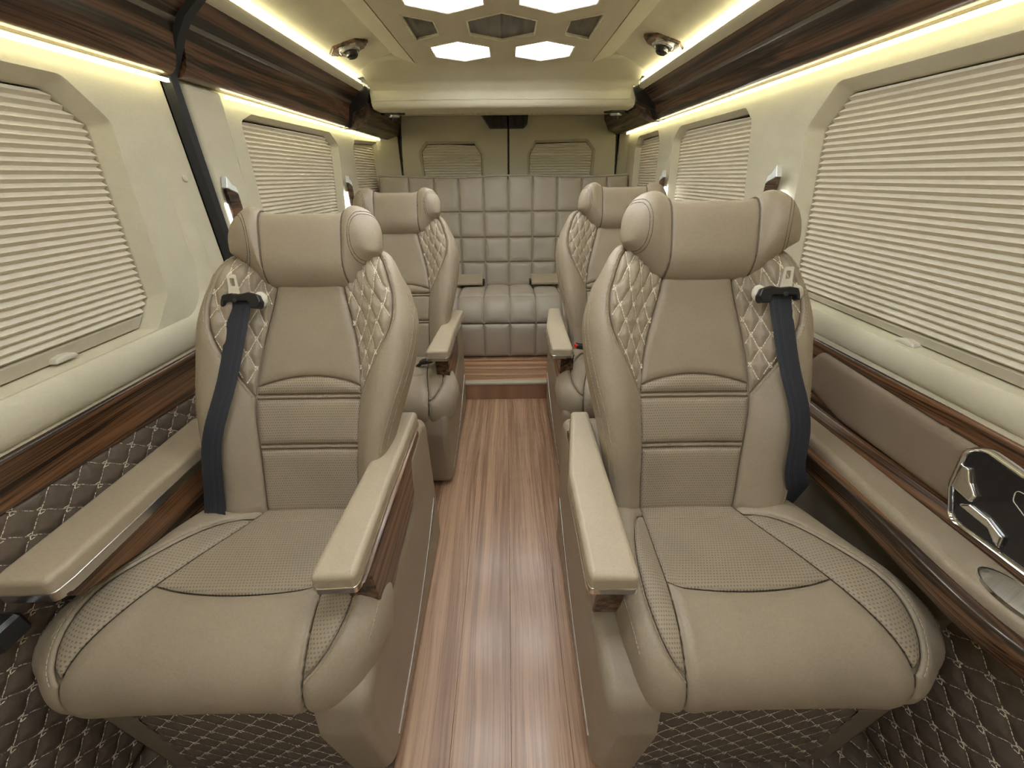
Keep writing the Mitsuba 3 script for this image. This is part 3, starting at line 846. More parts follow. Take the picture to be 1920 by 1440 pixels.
def back_surface(rec, kmin=0.5):
    """(s, t) -> local point; t from the bottom up, rolled backwards over the top. Local: x right, y backwards, z up."""
    c, sn = math.cos(rec), math.sin(rec)
    T0 = 0.555
    def surf(s, t):
        s, t = np.broadcast_arrays(np.asarray(s, float), np.asarray(t, float))
        w = 1 - 0.20 * np.clip((t - 0.44) / 0.16, 0, 1.6) ** 2 - 0.03 * np.clip((0.10 - t) / 0.10, 0, 2) ** 2 + 0.015 * np.sin(np.clip(t / 0.5, 0, 1) * np.pi)
        k = 0.45 + 0.55 * smooth01(0.0, 0.36, t) - 0.35 * smooth01(0.42, 0.6, t)
        x, h = back_x(s)
        kb = np.where(s > 0, kmin + (1 - kmin) * smooth01(0.04, 0.48, t), 0.84 + 0.16 * smooth01(-0.05, 0.40, t))
        x = np.sign(x) * (np.minimum(np.abs(x), 0.13) + np.maximum(np.abs(x) - 0.13, 0) * kb) * w
        h = np.where(h > 0, h * k, h)
        lum = 0.014 * np.exp(-((t - 0.20) / 0.13) ** 2)
        a = np.clip((t - T0) / TOP_R, -1, math.pi * 0.75)
        on = t > T0
        tt = np.minimum(t, T0)
        h2 = np.where(on, np.maximum(h, -TOP_R * 0.92), np.where(t > T0 - 0.12, np.maximum(h, -TOP_R * 0.92 - (T0 - t) * 1.2), h)) + lum
        # straight part in the (back, up) frame, then the roll
        yb = np.where(on, TOP_R - (TOP_R + h2) * np.cos(a), -h2)
        zb = np.where(on, T0 + (TOP_R + h2) * np.sin(a), tt)
        # bottom edge tucks in
        tuck = np.clip((0.03 - t) / 0.03, 0, 3) ** 2
        yb = yb + 0.012 * tuck
        return np.stack([x, yb * c + zb * sn, zb * c - yb * sn], -1)
    return surf

seat_path, SEAT_T = path2([(0.10, -0.012), (0.0, -0.004), (-0.10, 0.004), (-0.20, 0.010), (-0.27, 0.008), (-0.318, -0.004), (-0.352, -0.030), (-0.366, -0.066), (-0.360, -0.105), (-0.335, -0.125)])

def seat_surface(yaw, kin=0.92):
    def surf(s, t):
        s, t = np.broadcast_arrays(np.asarray(s, float), np.asarray(t, float))
        w = 0.90 + 0.14 * smooth01(0.0, 0.36, t) - 0.05 * smooth01(0.42, 0.62, t)
        k = smooth01(-0.02, 0.16, t) * (1 - 0.75 * smooth01(0.30, 0.46, t))
        x, h = seat_x(s)
        h = np.where(h > 0, h * k, h * (1 - 0.35 * smooth01(0.38, 0.5, t)))
        ki = 0.58 + (kin - 0.58) * smooth01(0.10, 0.44, t)
        x = np.where(x > 0.12, 0.12 + (x - 0.12) * ki, np.where(x < -0.12, -0.12 + (x + 0.12) * (1 + 0.12 * smooth01(0.2, 0.44, t)), x))
        q, g = seat_path(t)
        # crown of the middle at the front edge
        n = np.stack([-(-g[..., 1]), -g[..., 0]], -1)      # right of the path's direction: up and forward
        n = np.stack([g[..., 1], -g[..., 0]], -1)
        p = q + n * h[..., None]
        # outer front corners drawn back
        back = 0.042 * smooth01(0.19, 0.31, np.abs(x * w)) ** 1.5 * smooth01(0.22, 0.44, t)
        X = x * w
        Y = p[..., 0] + back
        return np.stack([X + yaw * (-Y), Y, p[..., 1]], -1)
    return surf

def closed_body(surf, smax, t0, t1, drop, ns=44, nt=40):
    """The body under the panels: the surface lowered by drop, closed behind and at both ends."""
    s = np.linspace(-smax, smax, ns)
    rings = []
    for t in np.linspace(t0, t1, nt):
        p, n = frame_on(surf, s, np.full(ns, t))
        rings.append(p - n * drop)
    return loft(rings, (True, True))

def headrest(surf_c, width, wing_angle, rise, hgt, thick):
    """Three cushions: the middle and two wings bent forwards. surf_c: centre point (y, z) local, leaning axis handled by caller."""
    out = []
    L = width
    half = 0.098
    K = 26
    def plan(a):
        """Distance a along the pad -> (x, y, tangent angle): straight in the middle, curving forwards in the wings."""
        s = np.abs(a)
        bend0, bend1 = 0.075, L
        th = wing_angle * np.clip((s - bend0) / 0.085, 0, 1)
        # integrate
        q = np.linspace(0, L * 1.05, 300)
        tq = wing_angle * smooth01(bend0, bend0 + 0.10, q)
        X = np.r_[0, np.cumsum(np.cos((tq[1:] + tq[:-1]) / 2) * np.diff(q))]
        Y = np.r_[0, np.cumsum(-np.sin((tq[1:] + tq[:-1]) / 2) * np.diff(q))]
        return np.sign(a) * np.interp(s, q, X), np.interp(s, q, Y), np.sign(a) * -np.interp(s, q, tq)
    def section(a, seam):
        s = abs(a)
        e = np.clip((L - s) / 0.085, 0, 1)
        end = math.sqrt(max(1 - (1 - e) ** 2.3, 0.0))
        hh = hgt * 0.5 * (0.0 + end) 
        zc = rise * smooth01(0.06, L * 0.8, s) - 0.012 * 0
        top = zc + hh + 0.016 * smooth01(0.07, 0.13, s) * end - 0.004
        bot = -hh + 0.070 * smooth01(0.085, L, s) ** 1.2 * end
        bulge = 1 - 0.045 * math.exp(-(seam / 0.005) ** 2) - 0.015 * math.exp(-(seam / 0.02) ** 2)
        th = thick * 0.5 * (0.30 + 0.70 * end) if end > 0.02 else 0.003
        th = thick * 0.5 * math.sqrt(max(1 - (1 - np.clip((L - s) / 0.06, 0, 1)) ** 2, 0.0)) + 0.001
        ph = np.linspace(0, 2 * np.pi, 40, endpoint=False)
        cz, cy = np.sin(ph), np.cos(ph)
        ex = 0.62
        z = np.sign(cz) * np.abs(cz) ** 0.72
        y = np.sign(cy) * np.abs(cy) ** 0.80
        zz = (top + bot) / 2 + (top - bot) / 2 * z * bulge
        yy = th * y * bulge
        # front is fuller in the lower half (the dark roll under it)
        yy = yy - 0.010 * np.exp(-((zz - bot - 0.055) / 0.05) ** 2) * (yy < 0) * end
        x0, y0, an = plan(a)
        return np.stack([x0 - yy * math.sin(an) * 1.0, y0 + yy * math.cos(an), zz], 1)
    spans = {'wing': (-L, -half), 'middle': (-half, half), 'wing_001': (half, L)}
    res = {}
    for nm, (a, b) in spans.items():
        q = np.linspace(0, 1, K)
        if nm == 'middle': q = 0.5 - 0.5 * np.cos(np.pi * q)
        else: q = 0.5 - 0.5 * np.cos(np.pi * q)
        aa = a + (b - a) * q
        rings = [section(x * 0.9999, min(abs(x - half), abs(x + half))) for x in aa]
        res[nm] = loft(rings, (True, True))
    res['_section'] = section
    return res

def lathe_x(profile, n=28):
    return revolve(profile, n)

def outline_between(f, a, b, n=10):
    return [f(a + (b - a) * i / n) for i in range(n + 1)]

def captain(name_no, side, cx, y0, z0, rec, cyaw, wing, lab, outer_arm=False, belt=True, buckle=None, res=0.0065, headw=0.190, headh=0.178, kmin=0.5, kin=0.92, bw=0.9, lean=0.0, headx=0.0, headz=0.0, arm=(0.146, 0.224, 0.175, 0.226), face=0.228):
    """side: +1 when the aisle is at +x (a seat of the left column), -1 for the right column (built mirrored)."""
    key = 'captain_seat' if name_no == 0 else 'captain_seat_%03d' % name_no
    tag(key, lab, 'seat', None)
    M = (lambda m: m) if side > 0 else mirror
    def put(m): 
        m = M(m)
        m = m.copy(); m.vertices = m.vertices + np.array([cx, y0, 0])
        return m
    def A(nm, m, mm, smooth=35, uv=None, parent=None):
        return add(nm, put(m), mm, smooth, uv=uv, parent=parent or key)
    L = 'm_leather'
    # ---------------- backrest
    base = back_surface(rec, kmin)
    def B(s, t):
        p = base(s, t)
        return np.stack([p[..., 0] * bw + lean * p[..., 2], p[..., 1] - 0.01, p[..., 2] + z0 - 0.008], -1)
    def s_at(x, t):
        q = np.linspace(0, 0.32, 400)
        xx = -B(-q, np.full(400, t))[:, 0] + lean * B(0.0, t)[2]
        xx = np.maximum.accumulate(xx + lean * 0)
        return np.sign(x) * np.interp(abs(x), xx, q)
    bk = A('backrest', closed_body(B, BACK_S + 0.03, -0.02, 0.655, 0.004), 'm_leather_seam' if False else L, 40)
    def P(nm, poly, mm=L, H=0.010, r=0.016, parent=bk, surf=B, **k):
        m, uv = panel(poly, surf, H, r, res, **k)
        return A(nm, m, mm, True, uv, parent)
    cw = lambda t: 0.128 + 0.012 * math.exp(-((t - 0.28) / 0.09) ** 2) - 0.030 * smooth01(0.36, 0.56, t)      # half width of the centre
    g = 0.0012
    side_pts = lambda ta, tb, sg_: [(sg_ * (cw(t) - g), t) for t in np.linspace(ta, tb, 9)]
    arch = lambda x: 0.318 + 0.024 * (1 - (x / 0.135) ** 2)
    P('lower_panel', side_pts(-0.012, 0.166, 1) + side_pts(-0.012, 0.166, -1)[::-1], 'm_leather_perf')
    P('welt', side_pts(0.168, 0.177, 1) + side_pts(0.168, 0.177, -1)[::-1], L, 0.006, 0.006)
    P('middle_panel', side_pts(0.179, 0.286, 1) + side_pts(0.179, 0.286, -1)[::-1], 'm_leather_perf')
    P('welt', side_pts(0.288, 0.297, 1) + side_pts(0.288, 0.297, -1)[::-1], L, 0.006, 0.006)
    ax = np.linspace(0.137, -0.137, 15)
    P('lumbar_panel', [(-0.137, 0.299), (0.137, 0.299)] + [(x, arch(x) - 0.001) for x in ax], 'm_leather_perf', 0.013, 0.02)
    P('upper_panel', [(x, arch(x) + 0.001) for x in ax[::-1]] + side_pts(0.325, 0.60, 1)[1:] + side_pts(0.325, 0.60, -1)[::-1][:-1], L, 0.009, 0.02)
    for s in (1, -1):
        # quilted shoulder panel: a tapering field, its tip low beside the lumbar arch
        out = curve2([(0.142, 0.296), (0.186, 0.356), (0.228, 0.430), (0.252, 0.510), (0.256, 0.570), (0.240, 0.610)], 16)
        inn = [(cw(t) + g, t) for t in np.linspace(0.622, 0.300, 16)]
        top = curve2([(0.240, 0.610), (0.19, 0.630), (0.14, 0.632), (cw(0.622) + g, 0.622)], 8)[1:-1]
        poly = np.array([(s * a, b) for a, b in list(out) + list(top) + inn])
        nm = 'quilted_shoulder'
        qh = quilt_height(0.043, 0.070, 0.0075, s * 0.012, 0.012)
        ex = lambda a, b, d: qh(a, b) * smooth01(0, 0.010, d)
        m, uv = panel(poly, B, 0.004, 0.010, min(res, 0.0046), ex)
        q = A(nm, m, L, True, uv, bk)
        inner = sg.Polygon(poly).buffer(-0.003)
        lines, knots = quilt_lines(inner, 0.043, 0.070, s * 0.012, 0.012)
        for c in knots:
            a = 0.0040
            for dx in (-1, 1):
                lines.append(np.array([c + [dx * a, -a * 1.2], c + [dx * a * 0.4, 0], c + [dx * a, a * 1.2]]))
            lines.append(np.array([c + [-a, -a * 1.2], c + [a, -a * 1.2]])); lines.append(np.array([c + [-a, a * 1.2], c + [a, a * 1.2]]))
        th = thread(B, lines, lambda a, b: 0.004 + qh(a, b) * 0.9 + 0.0014, 0.0009, 0.0055, 0.0014)
        A('stitching', th, 'm_thread', False, parent=q)
        # plain bolster: lower inside, all the outside, round the top
        o2 = [(s * (BACK_S - 0.06), -0.012), (s * (BACK_S - 0.06), 0.64)]
        bol = [(s * (cw(t) + g), t) for t in np.linspace(-0.012, 0.290, 12)] + [(s * (a + 0.0016), b - 0.001) for a, b in out] + [(s * 0.240, 0.645)] + o2[::-1]
        P('bolster', bol, L, 0.010, 0.016)
        # tan double stitching along the outer seam
        ln = np.array([(s * (a + 0.007), b - 0.002) for a, b in out])
        low = curve2([(0.300, 0.53), (0.290, 0.42), (0.275, 0.30), (0.268, 0.18), (0.268, 0.03)], 40)
        low2 = low + [0.020, 0]
        for one in (ln, low * [s, 1], low2 * [s, 1]):
            A('seam_stitching', thread(B, [one], 0.0105, 0.0009, 0.005, 0.0022), 'm_thread_tan', False, parent=bk)
    # ---------------- headrest
    hd = headrest(None, headw, wing, 0.006, headh, 0.088)
    ct = 0.642
    cen = np.array([headx, math.sin(rec) * ct + math.cos(rec) * 0.006 - 0.01, z0 + math.cos(rec) * ct - 0.006 + headz])
    tilt = rec * 0.55
    def seat_head(v): 
        y, z = v[:, 1], v[:, 2]
        return np.c_[v[:, 0], y * math.cos(tilt) + z * math.sin(tilt), -y * math.sin(tilt) + z * math.cos(tilt)] + cen
    hk = None
    for nm in ('middle', 'wing', 'wing_001'):
        m = hd[nm].copy(); m.vertices = seat_head(m.vertices)
        if hk is None: hk = A('headrest', m, L, 60)
        else: A('wing', m, L, 60, parent=hk)
    for s in (-1, 1):
        rg = hd['_section'](s * 0.098, 9); c0 = rg.mean(0)
        A('seam', tube(seat_head(c0 + (rg - c0) * 0.962), 0.0016, 5, closed=True), 'm_leather_seam', parent=hk)
        ring = [hd['_section'](s * (headw - 0.030), 9)[k] for k in range(40)]
        ring2 = [hd['_section'](s * (headw - 0.024), 9)[k] for k in range(40)]
        for rg in (ring, ring2):
            rg = np.array(rg); c0 = rg.mean(0)
            pts = seat_head(c0 + (rg - c0) * 1.004)
            A('seam', tube(pts, 0.0007, 4, closed=True), 'm_leather_seam', parent=hk)
    # ---------------- seat cushion
    ss = seat_surface(cyaw, kin)
    C = lambda s, t: ss(s, t) + np.array([0, 0, z0])
    C.sign = -1
    ck = A('seat_cushion', closed_body(C, SEAT_S + 0.01, 0.02, SEAT_T, 0.004), L, 40)
    hw = lambda t: 0.116 + 0.046 * smooth01(0.02, 0.34, t) + 0.040 * smooth01(0.28, 0.50, t)
    ta = lambda x: 0.318 + 0.016 * (1 - (x / 0.16) ** 2)
    cs = lambda a, b, s, n=10: [(s * (hw(t) - g), t) for t in np.linspace(a, b, n)]
    xs = np.linspace(-1, 1, 15)
    mid = [(x * (hw(0.318) - g), ta(x * 0.16)) for x in xs]
    PC = lambda nm, poly, mm=L, H=0.010, r=0.016, **k: P(nm, poly, mm, H, r, ck, C, **k)
    PC('rear_panel', [(-hw(0.03) + g, 0.03), (hw(0.03) - g, 0.03)] + cs(0.05, 0.31, 1) + [(a, b - 0.001) for a, b in mid[::-1]] + cs(0.05, 0.31, -1)[::-1], 'm_leather_perf')
    PC('front_panel', [(a, b + 0.001) for a, b in mid] + cs(0.325, SEAT_T - 0.004, 1, 14) + cs(0.325, SEAT_T - 0.004, -1, 14)[::-1], L, 0.014, 0.03)
    for s in (1, -1):
        cres = curve2([(hw(0.14), 0.135), (0.186, 0.165), (0.222, 0.235), (0.243, 0.330), (0.241, 0.400), (hw(0.47), 0.468)], 18)
        poly = [(s * (hw(t) + g), t) for t in np.linspace(0.46, 0.14, 14)] + [(s * (a - 0.0012), b) for a, b in cres[1:-1]]
        PC('bolster_inset', poly, 'm_leather_perf', 0.007, 0.014)
        edge = SEAT_S - 0.02
        poly = [(s * (hw(t) + g), t) for t in np.linspace(0.03, 0.13, 5)] + [(s * (a + 0.0012), b) for a, b in cres] + [(s * (hw(t) + g), t) for t in np.linspace(0.475, SEAT_T - 0.004, 6)] + [(s * edge, SEAT_T - 0.004), (s * edge, 0.03)]
        PC('bolster', poly, L, 0.010, 0.018)
        st = np.array([(s * (a + 0.006), b + 0.001) for a, b in cres[2:]])
        side_st = np.array([(s * 0.292, t) for t in np.linspace(0.06, 0.44, 30)])
        for one in (st, side_st):
            A('seam_stitching', thread(C, [one], 0.0105, 0.0009, 0.005, 0.0022), 'm_thread_tan', False, parent=ck)
    th = thread(C, [np.array([(x, 0.150) for x in np.linspace(-hw(0.15) + 0.004, hw(0.15) - 0.004, 30)])], 0.0105, 0.0010, 0.005, 0.002)
    A('seam_stitching', th, 'm_thread_tan', False, parent=ck)
    # ---------------- aisle side: pedestal, armrest
    prof = arc_corners([(-0.275, 0.0), (-0.350, 0.02), (-0.385, 0.30), (-0.372, 0.385), (-0.325, 0.412), (-0.275, 0.420), (0.02, 0.428), (0.06, 0.575), (0.215, 0.585), (0.275, 0.56), (0.34, 0.06), (0.33, 0.0)],
                       [0.01, 0.05, 0.10, 0.05, 0.05, 0.04, 0.04, 0.02, 0.04, 0.05, 0.03, 0.01], 6)
    shell = plate(prof, 0.026, 0.098, ((0, 1, 0), (0, 0, 1), (1, 0, 0)), (face - 0.098, 0, 0), k=6)
    # the aisle face leans in a little towards the floor's front
    v = shell.vertices
    v[:, 0] += np.where(v[:, 0] > face - 0.05, -0.012 * smooth01(0.45, 0.0, v[:, 2]) + 0.004 * smooth01(0.3, 0.55, v[:, 2]), 0)
    sk = A('pedestal', shell, 'm_shell', 30)
    tr = curve2([(-0.30, 0.062), (-0.15, 0.078), (0.02, 0.118), (0.16, 0.175), (0.27, 0.235)], 24)
    A('trim_strip', tube([(face + 0.0005 - 0.012 * smooth01(0.45, 0.0, z), y, z) for y, z in tr], 0.0035, 6), 'm_aluminium', 40, parent=sk)
    tag(key + '__pedestal__trim_strip', 'thin bright metal strip')
    def armrest(x_in0, x_out0, x_in1, x_out1, yf, yr, wood_poly, wood_x, thick_wood, nm_parent=None, cut=0.012, wide_trim=False):
        pad = arc_corners([(x_in0, yf + cut), (x_in0 + 0.004, yf), (x_out0 - 0.004, yf + 0.002), (x_out0, yf + cut), (x_out0 - 0.002, (yf + yr) / 2), (x_out1, yr), (x_in1, yr), (x_in0 * 0.72 + x_in1 * 0.28, yf + (yr - yf) * 0.55)], [0.012, 0.012, 0.012, 0.012, 0.2, 0.012, 0.012, 0.2], 5)
        if sg.Polygon(pad).exterior.is_ccw is False: pad = pad[::-1]
        pm = plate(pad, 0.011, 0.030, ((1, 0, 0), (0, 1, 0), (0, 0, 1)), (0, 0, 0.592), k=5)
        ak = A('armrest', pm, 'm_leather_arm', 30)
        tp = offset_poly(pad[::1], 0.0) + vertex_normals2(pad) * 0.0015
        th = 0.014 if not wide_trim else 0.020
        tm = plate(tp, 0.003, th, ((1, 0, 0), (0, 1, 0), (0, 0, 1)), (0, 0, 0.592 - th + 0.001), k=3)
        A('metal_trim', tm, 'm_chrome' if not wide_trim else 'm_aluminium', 30, parent=ak)
        wp = plate(wood_poly, 0.004, thick_wood, ((0, 1, 0), (0, 0, 1), (1, 0, 0)), (wood_x, 0, 0))
        A('wood_panel', wp, 'm_wood_trim', 30, parent=ak)
        return ak
    wood = arc_corners([(-0.283, 0.582), (-0.255, 0.578), (-0.250, 0.505), (-0.238, 0.432), (-0.190, 0.424), (0.02, 0.446), (0.155, 0.520), (0.185, 0.582)], [0.004, 0.03, 0.05, 0.012, 0.012, 0.05, 0.05, 0.01], 5)
    armrest(*arm, -0.293, 0.215, wood, face - 0.048, 0.0505)
    if outer_arm:
        wood2 = arc_corners([(-0.288, 0.578), (-0.27, 0.552), (-0.20, 0.535), (0.02, 0.470), (0.10, 0.46), (0.19, 0.46), (0.19, 0.578)], [0.004, 0.02, 0.05, 0.05, 0.01, 0.01, 0.004], 5)
        armrest(-0.378, -0.276, -0.386, -0.276, -0.295, 0.200, wood2, -0.318, 0.042, cut=0.030, wide_trim=True)
    # ---------------- front apron, quilted, and the plain outer base
    apron = lambda s, t: np.stack([s, -0.350 + 0.05 * (0.36 - t), t], -1)
    ax1 = face - 0.09
    poly = [(-0.235, 0.02), (ax1, 0.02), (ax1, 0.356), (-0.235, 0.356)]
    qh = quilt_height(0.058, 0.058, 0.006)
    m, uv = panel(poly, apron, 0.004, 0.010, 0.008, lambda a, b, d: qh(a, b) * smooth01(0, 0.01, d), sign=1)
    ap = A('quilted_apron', m, 'm_quilt_dark', True, uv)
    inner = sg.Polygon(poly).buffer(-0.003)
    lines, knots = quilt_lines(inner, 0.058, 0.058)
    for c in knots:
        a = 0.0042
        for dx in (-1, 1):
            lines.append(np.array([c + [dx * a, -a], c + [dx * a * 0.35, 0], c + [dx * a, a]]))
        lines.append(np.array([c + [-a, -a], c + [a, -a]])); lines.append(np.array([c + [-a, a], c + [a, a]]))
    A('stitching', thread(apron, lines, lambda a, b: 0.0058 + qh(a, b) * 0.9, 0.0007, 0.0055, 0.0016), 'm_thread_dim', False, parent=ap)
    bp = arc_corners([(-0.335, 0.0), (-0.356, 0.30), (-0.335, 0.38), (0.20, 0.38), (0.30, 0.0)], 0.02, 4)
    A('outer_base', plate(bp, 0.03, 0.085, ((0, 1, 0), (0, 0, 1), (-1, 0, 0)), (-0.222, 0, 0)), 'm_base_dark', 30)
    A('base_frame', box(-0.225, face - 0.09, -0.18, 0.28, 0.0, 0.36, 0.01), 'm_rubber', 30)
    # ---------------- belt over the outer bolster
    if belt:
        us = np.array([(s_at(a, b), b) for a, b in ((-0.166, 0.520), (-0.168, 0.50), (-0.178, 0.42), (-0.188, 0.33), (-0.202, 0.22), (-0.214, 0.10), (-0.220, 0.02), (-0.221, -0.03))])
        d = np.r_[0, np.cumsum(np.linalg.norm(np.diff(us, axis=0), axis=1))]
        cl = CubicSpline(d, us)(np.linspace(0, d[-1], 60))
        dd = np.gradient(cl, axis=0); dd /= np.linalg.norm(dd, axis=1, keepdims=True)
        nn = np.stack([-dd[:, 1], dd[:, 0]], 1)
        # the webbing hangs straight from the guide: chord between top and bottom, not following the hollow
        pt, nt = frame_on(B, cl[:, 0], cl[:, 1])
        lift = 0.018 + 0.012 * np.sin(np.linspace(0, np.pi, 60))
        pc = pt + nt * lift[:, None]
        wd = 0.0245
        xdir = np.array([1.0, 0, 0])
        tg = np.gradient(pc, axis=0); tg /= np.linalg.norm(tg, axis=1, keepdims=True)
        across = xdir - tg * (tg @ xdir)[:, None]; across /= np.linalg.norm(across, axis=1, keepdims=True)
        tw = 0.25 * np.sin(np.linspace(0, np.pi, 60))[:, None]
        nrm = np.cross(across, tg); nrm *= np.sign(nrm[:, 1:2] * -1)
        across = across * np.cos(tw) + nrm * np.sin(tw) * 0.5
        rows = []
        for e, k in ((-1, 0.0), (-0.6, 0.0012), (0, 0.0004), (0.6, 0.0012), (1, 0.0), (1, -0.0015), (-1, -0.0015)):
            rows.append(pc + across * (e * wd) + nrm * k)
        v = np.stack(rows, 1)
        bm = loft([v[i] for i in range(60)], (True, True))
        uvb = np.tile(np.array([-1, -0.6, 0, 0.6, 1, 1, -1])[:, None] * wd, (60, 1))
        uvb = np.c_[uvb[:, 0], np.repeat(np.linspace(0, 0.6, 60), 7)]
        uvb = np.vstack([uvb, [[0, 0], [0, 0.6]]])
        bt = A('seat_belt', bm, 'm_belt', True, uvb)
        top, tn, ta_, ac = pc[0], nrm[0], tg[0], across[0]
        # guide: black wing-shaped loop, ivory bezel behind it, steel tongue above
        lu = B(0.0, 0.53) - B(0.0, 0.49); lu = lu - np.array([lu[0], 0, 0]); lu /= np.linalg.norm(lu)
        lx = np.array([1.0, 0, 0]); ln_ = np.cross(lx, lu)
        top = top + ln_ * 0.004
        def local(m): return to_axes(m, lx, lu, ln_, top)
        gp = np.array([(-0.034, -0.006), (-0.030, 0.010), (-0.010, 0.014), (0.012, 0.012), (0.030, 0.016), (0.050, 0.010), (0.056, -0.006), (0.048, -0.020), (0.030, -0.020), (0.028, -0.004), (-0.026, -0.004), (-0.028, -0.014), (-0.034, -0.016)])
        gm = plate(arc_corners(gp, 0.006, 4), 0.003, 0.020, ((1, 0, 0), (0, 1, 0), (0, 0, 1)), (0, 0, -0.008))
        A('belt_guide', local(gm), 'm_black', 30, parent=bt)
        bz = revolve([(0.0001, 0.010), (0.010, 0.009), (0.014, 0.006), (0.016, 0.0)], 24)
        bz.vertices *= [1.0, 1.15, 1]
        bz.vertices += [0.044, 0.002, -0.010]
        A('bezel', local(bz), 'm_ivory', 40, parent=bt)
        if side < 0:
            bz2 = bz.copy(); bz2.vertices = bz2.vertices * [-1, 1, 1]; bz2.faces = bz2.faces[:, ::-1]; bz2.vertices += [0.006, 0, 0]
            A('bezel', local(bz2), 'm_ivory', 40, parent=bt)
        to = sg.Polygon(arc_corners([(-0.013, 0.0), (0.013, 0.0), (0.011, 0.018), (0.010, 0.050), (-0.010, 0.050), (-0.011, 0.018)], 0.004, 4), [arc_corners([(-0.006, 0.024), (0.006, 0.024), (0.0055, 0.042), (-0.0055, 0.042)], 0.002, 3)])
        tm = extrude(to, 0.003); tm.vertices += [-0.002, 0.006, 0.006]
        lv = np.array(tm.vertices); lv[:, 0] -= 0.15 * lv[:, 1]; lv[:, 2] -= lv[:, 1] * 0.05; tm.vertices = lv
        A('tongue', local(tm), 'm_tongue', False, parent=bt)
        A('stop_button', local(to_axes(revolve([(0.0001, 0.003), (0.005, 0.002), (0.006, 0)], 12), (1, 0, 0), (0, 1, 0), (0, 0, 1), (-0.002, -0.002, 0.011))), 'm_rubber', parent=bt)
    # ---------------- buckle at the aisle side
    if buckle:
        bx, by, bz_, ang = buckle
        c, s = math.cos(ang), math.sin(ang)
        ax = np.array([c, -0.35, s]); ax /= np.linalg.norm(ax)
        up = np.array([-s, 0, c]); up -= ax * (up @ ax); up /= np.linalg.norm(up)
        sd = np.cross(ax, up)
        b = box(-0.035, 0.028, -0.014, 0.014, -0.009, 0.009, 0.003)
        k2 = A('buckle', to_axes(b, ax, sd, up, (bx, by, bz_)), 'm_black', 30)
        A('release_button', to_axes(box(0.022, 0.033, -0.0115, 0.0115, -0.007, 0.007, 0.002), ax, sd, up, (bx, by, bz_)), 'm_red', 30, parent=k2)
        A('stalk', tube([np.array([bx, by, bz_]) - ax * q - up * q * q * 4 for q in np.linspace(0.03, 0.11, 8)], 0.008, 6), 'm_black', 40, parent=k2)
        tag(key + '__buckle__release_button', 'red release button')
    return key

ZC = 0.474
captain(0, 1, -0.470, 0.700, ZC, math.radians(25), -0.20, math.radians(52), 'front left taupe leather captain seat with winged headrest and two padded armrests', outer_arm=True, headw=0.178, kmin=0.34, bw=0.90, lean=0.03, headx=0.016, headz=-0.008, arm=(0.149, 0.226, 0.180, 0.227), face=0.230)
captain(1, -1, 0.447, 0.690, ZC, math.radians(22), -0.115, math.radians(30), 'front right taupe leather captain seat, its black belt beside the wall console', headw=0.202, kin=0.68, bw=0.92, lean=-0.01, headx=-0.021, arm=(0.218, 0.303, 0.211, 0.259), face=0.270)
captain(2, 1, -0.462, 1.625, ZC - 0.01, math.radians(22), -0.08, math.radians(45), 'rear left taupe leather captain seat, behind the front left one', belt=False, buckle=(0.135, -0.15, 0.515, 0.35), res=0.009, headw=0.196, bw=0.93, arm=(0.164, 0.248, 0.211, 0.259), face=0.238)
captain(3, -1, 0.500, 1.635, ZC, math.radians(21), 0.0, math.radians(25), 'rear right taupe leather captain seat, behind the front right one', belt=False, buckle=(0.175, -0.13, 0.560, 0.30), res=0.009, headw=0.198, bw=0.95, headx=-0.025, arm=(0.237, 0.319, 0.225, 0.283), face=0.275)
add('belt_anchor', box(-0.852, -0.815, 0.350, 0.400, 0.515, 0.560, 0.006), 'm_black', 30, parent='captain_seat')

# ================================================================== BENCH
bench = 'tufted_bench'
tag(bench, 'wide taupe leather bench tufted in squares, across the back of the cabin', 'bench')
seams_x = [-0.852] + [0.028 + 0.169 * k for k in range(-4, 5)] + [0.852]
bb0, bb1 = np.array([2.815, 0.47]), np.array([2.975, 1.192])
bl = np.linalg.norm(bb1 - bb0); bd = (bb1 - bb0) / bl
def bback(s, t):
    s, t = np.broadcast_arrays(np.asarray(s, float), np.asarray(t, float))
    sag = 0.006 * np.sin(s * 7 + 1) * smooth01(0.5, 0.75, t)
    return np.stack([s, bb0[0] + bd[0] * t, bb0[1] + bd[1] * t + sag], -1)
add('backrest', to_axes(extrude(arc_corners([(0.006, 0.0), (0.006, bl - 0.006), (0.10, bl - 0.02), (0.13, 0.0)], 0.02, 4), 1.704), (0, bd[1], -bd[0]), (0, bd[0], bd[1]), (1, 0, 0), (-0.852, bb0[0], bb0[1])), 'm_leather_bench', 30, parent=bench)
rows_t = [0.0, 0.020, 0.186, 0.352, 0.520, bl + 0.002]
def cell(x0, x1, t0, t1, g=0.0024): return arc_corners([(x0 + g, t0 + g), (x1 - g, t0 + g), (x1 - g, t1 - g), (x0 + g, t1 - g)], 0.006, 3)
for j in range(1, 5):
    for i in range(10):
        ph = RNG.uniform(0, 6.28, 3)
        wr = lambda s, t, d, ph=ph, j=j: (0.0030 if j == 4 else 0.0012) * np.sin(s * 34 + t * 21 + ph[0]) * np.sin(t * 26 - s * 9 + ph[1]) * smooth01(0, 0.04, d)
        m, uv = panel(cell(seams_x[i], seams_x[i + 1], rows_t[j], rows_t[j + 1]), bback, 0.018 if j < 4 else 0.014, 0.036, 0.014, wr)
        add('pad', m, 'm_leather_bench', True, uv=uv, parent=bench + '__backrest')
add('piping', tube([(x, bb1[0] - 0.002, bb1[1] + 0.004 + 0.006 * math.sin(x * 7 + 1)) for x in np.linspace(-0.852, 0.852, 40)], 0.006, 8), 'm_leather_bench', parent=bench + '__backrest')
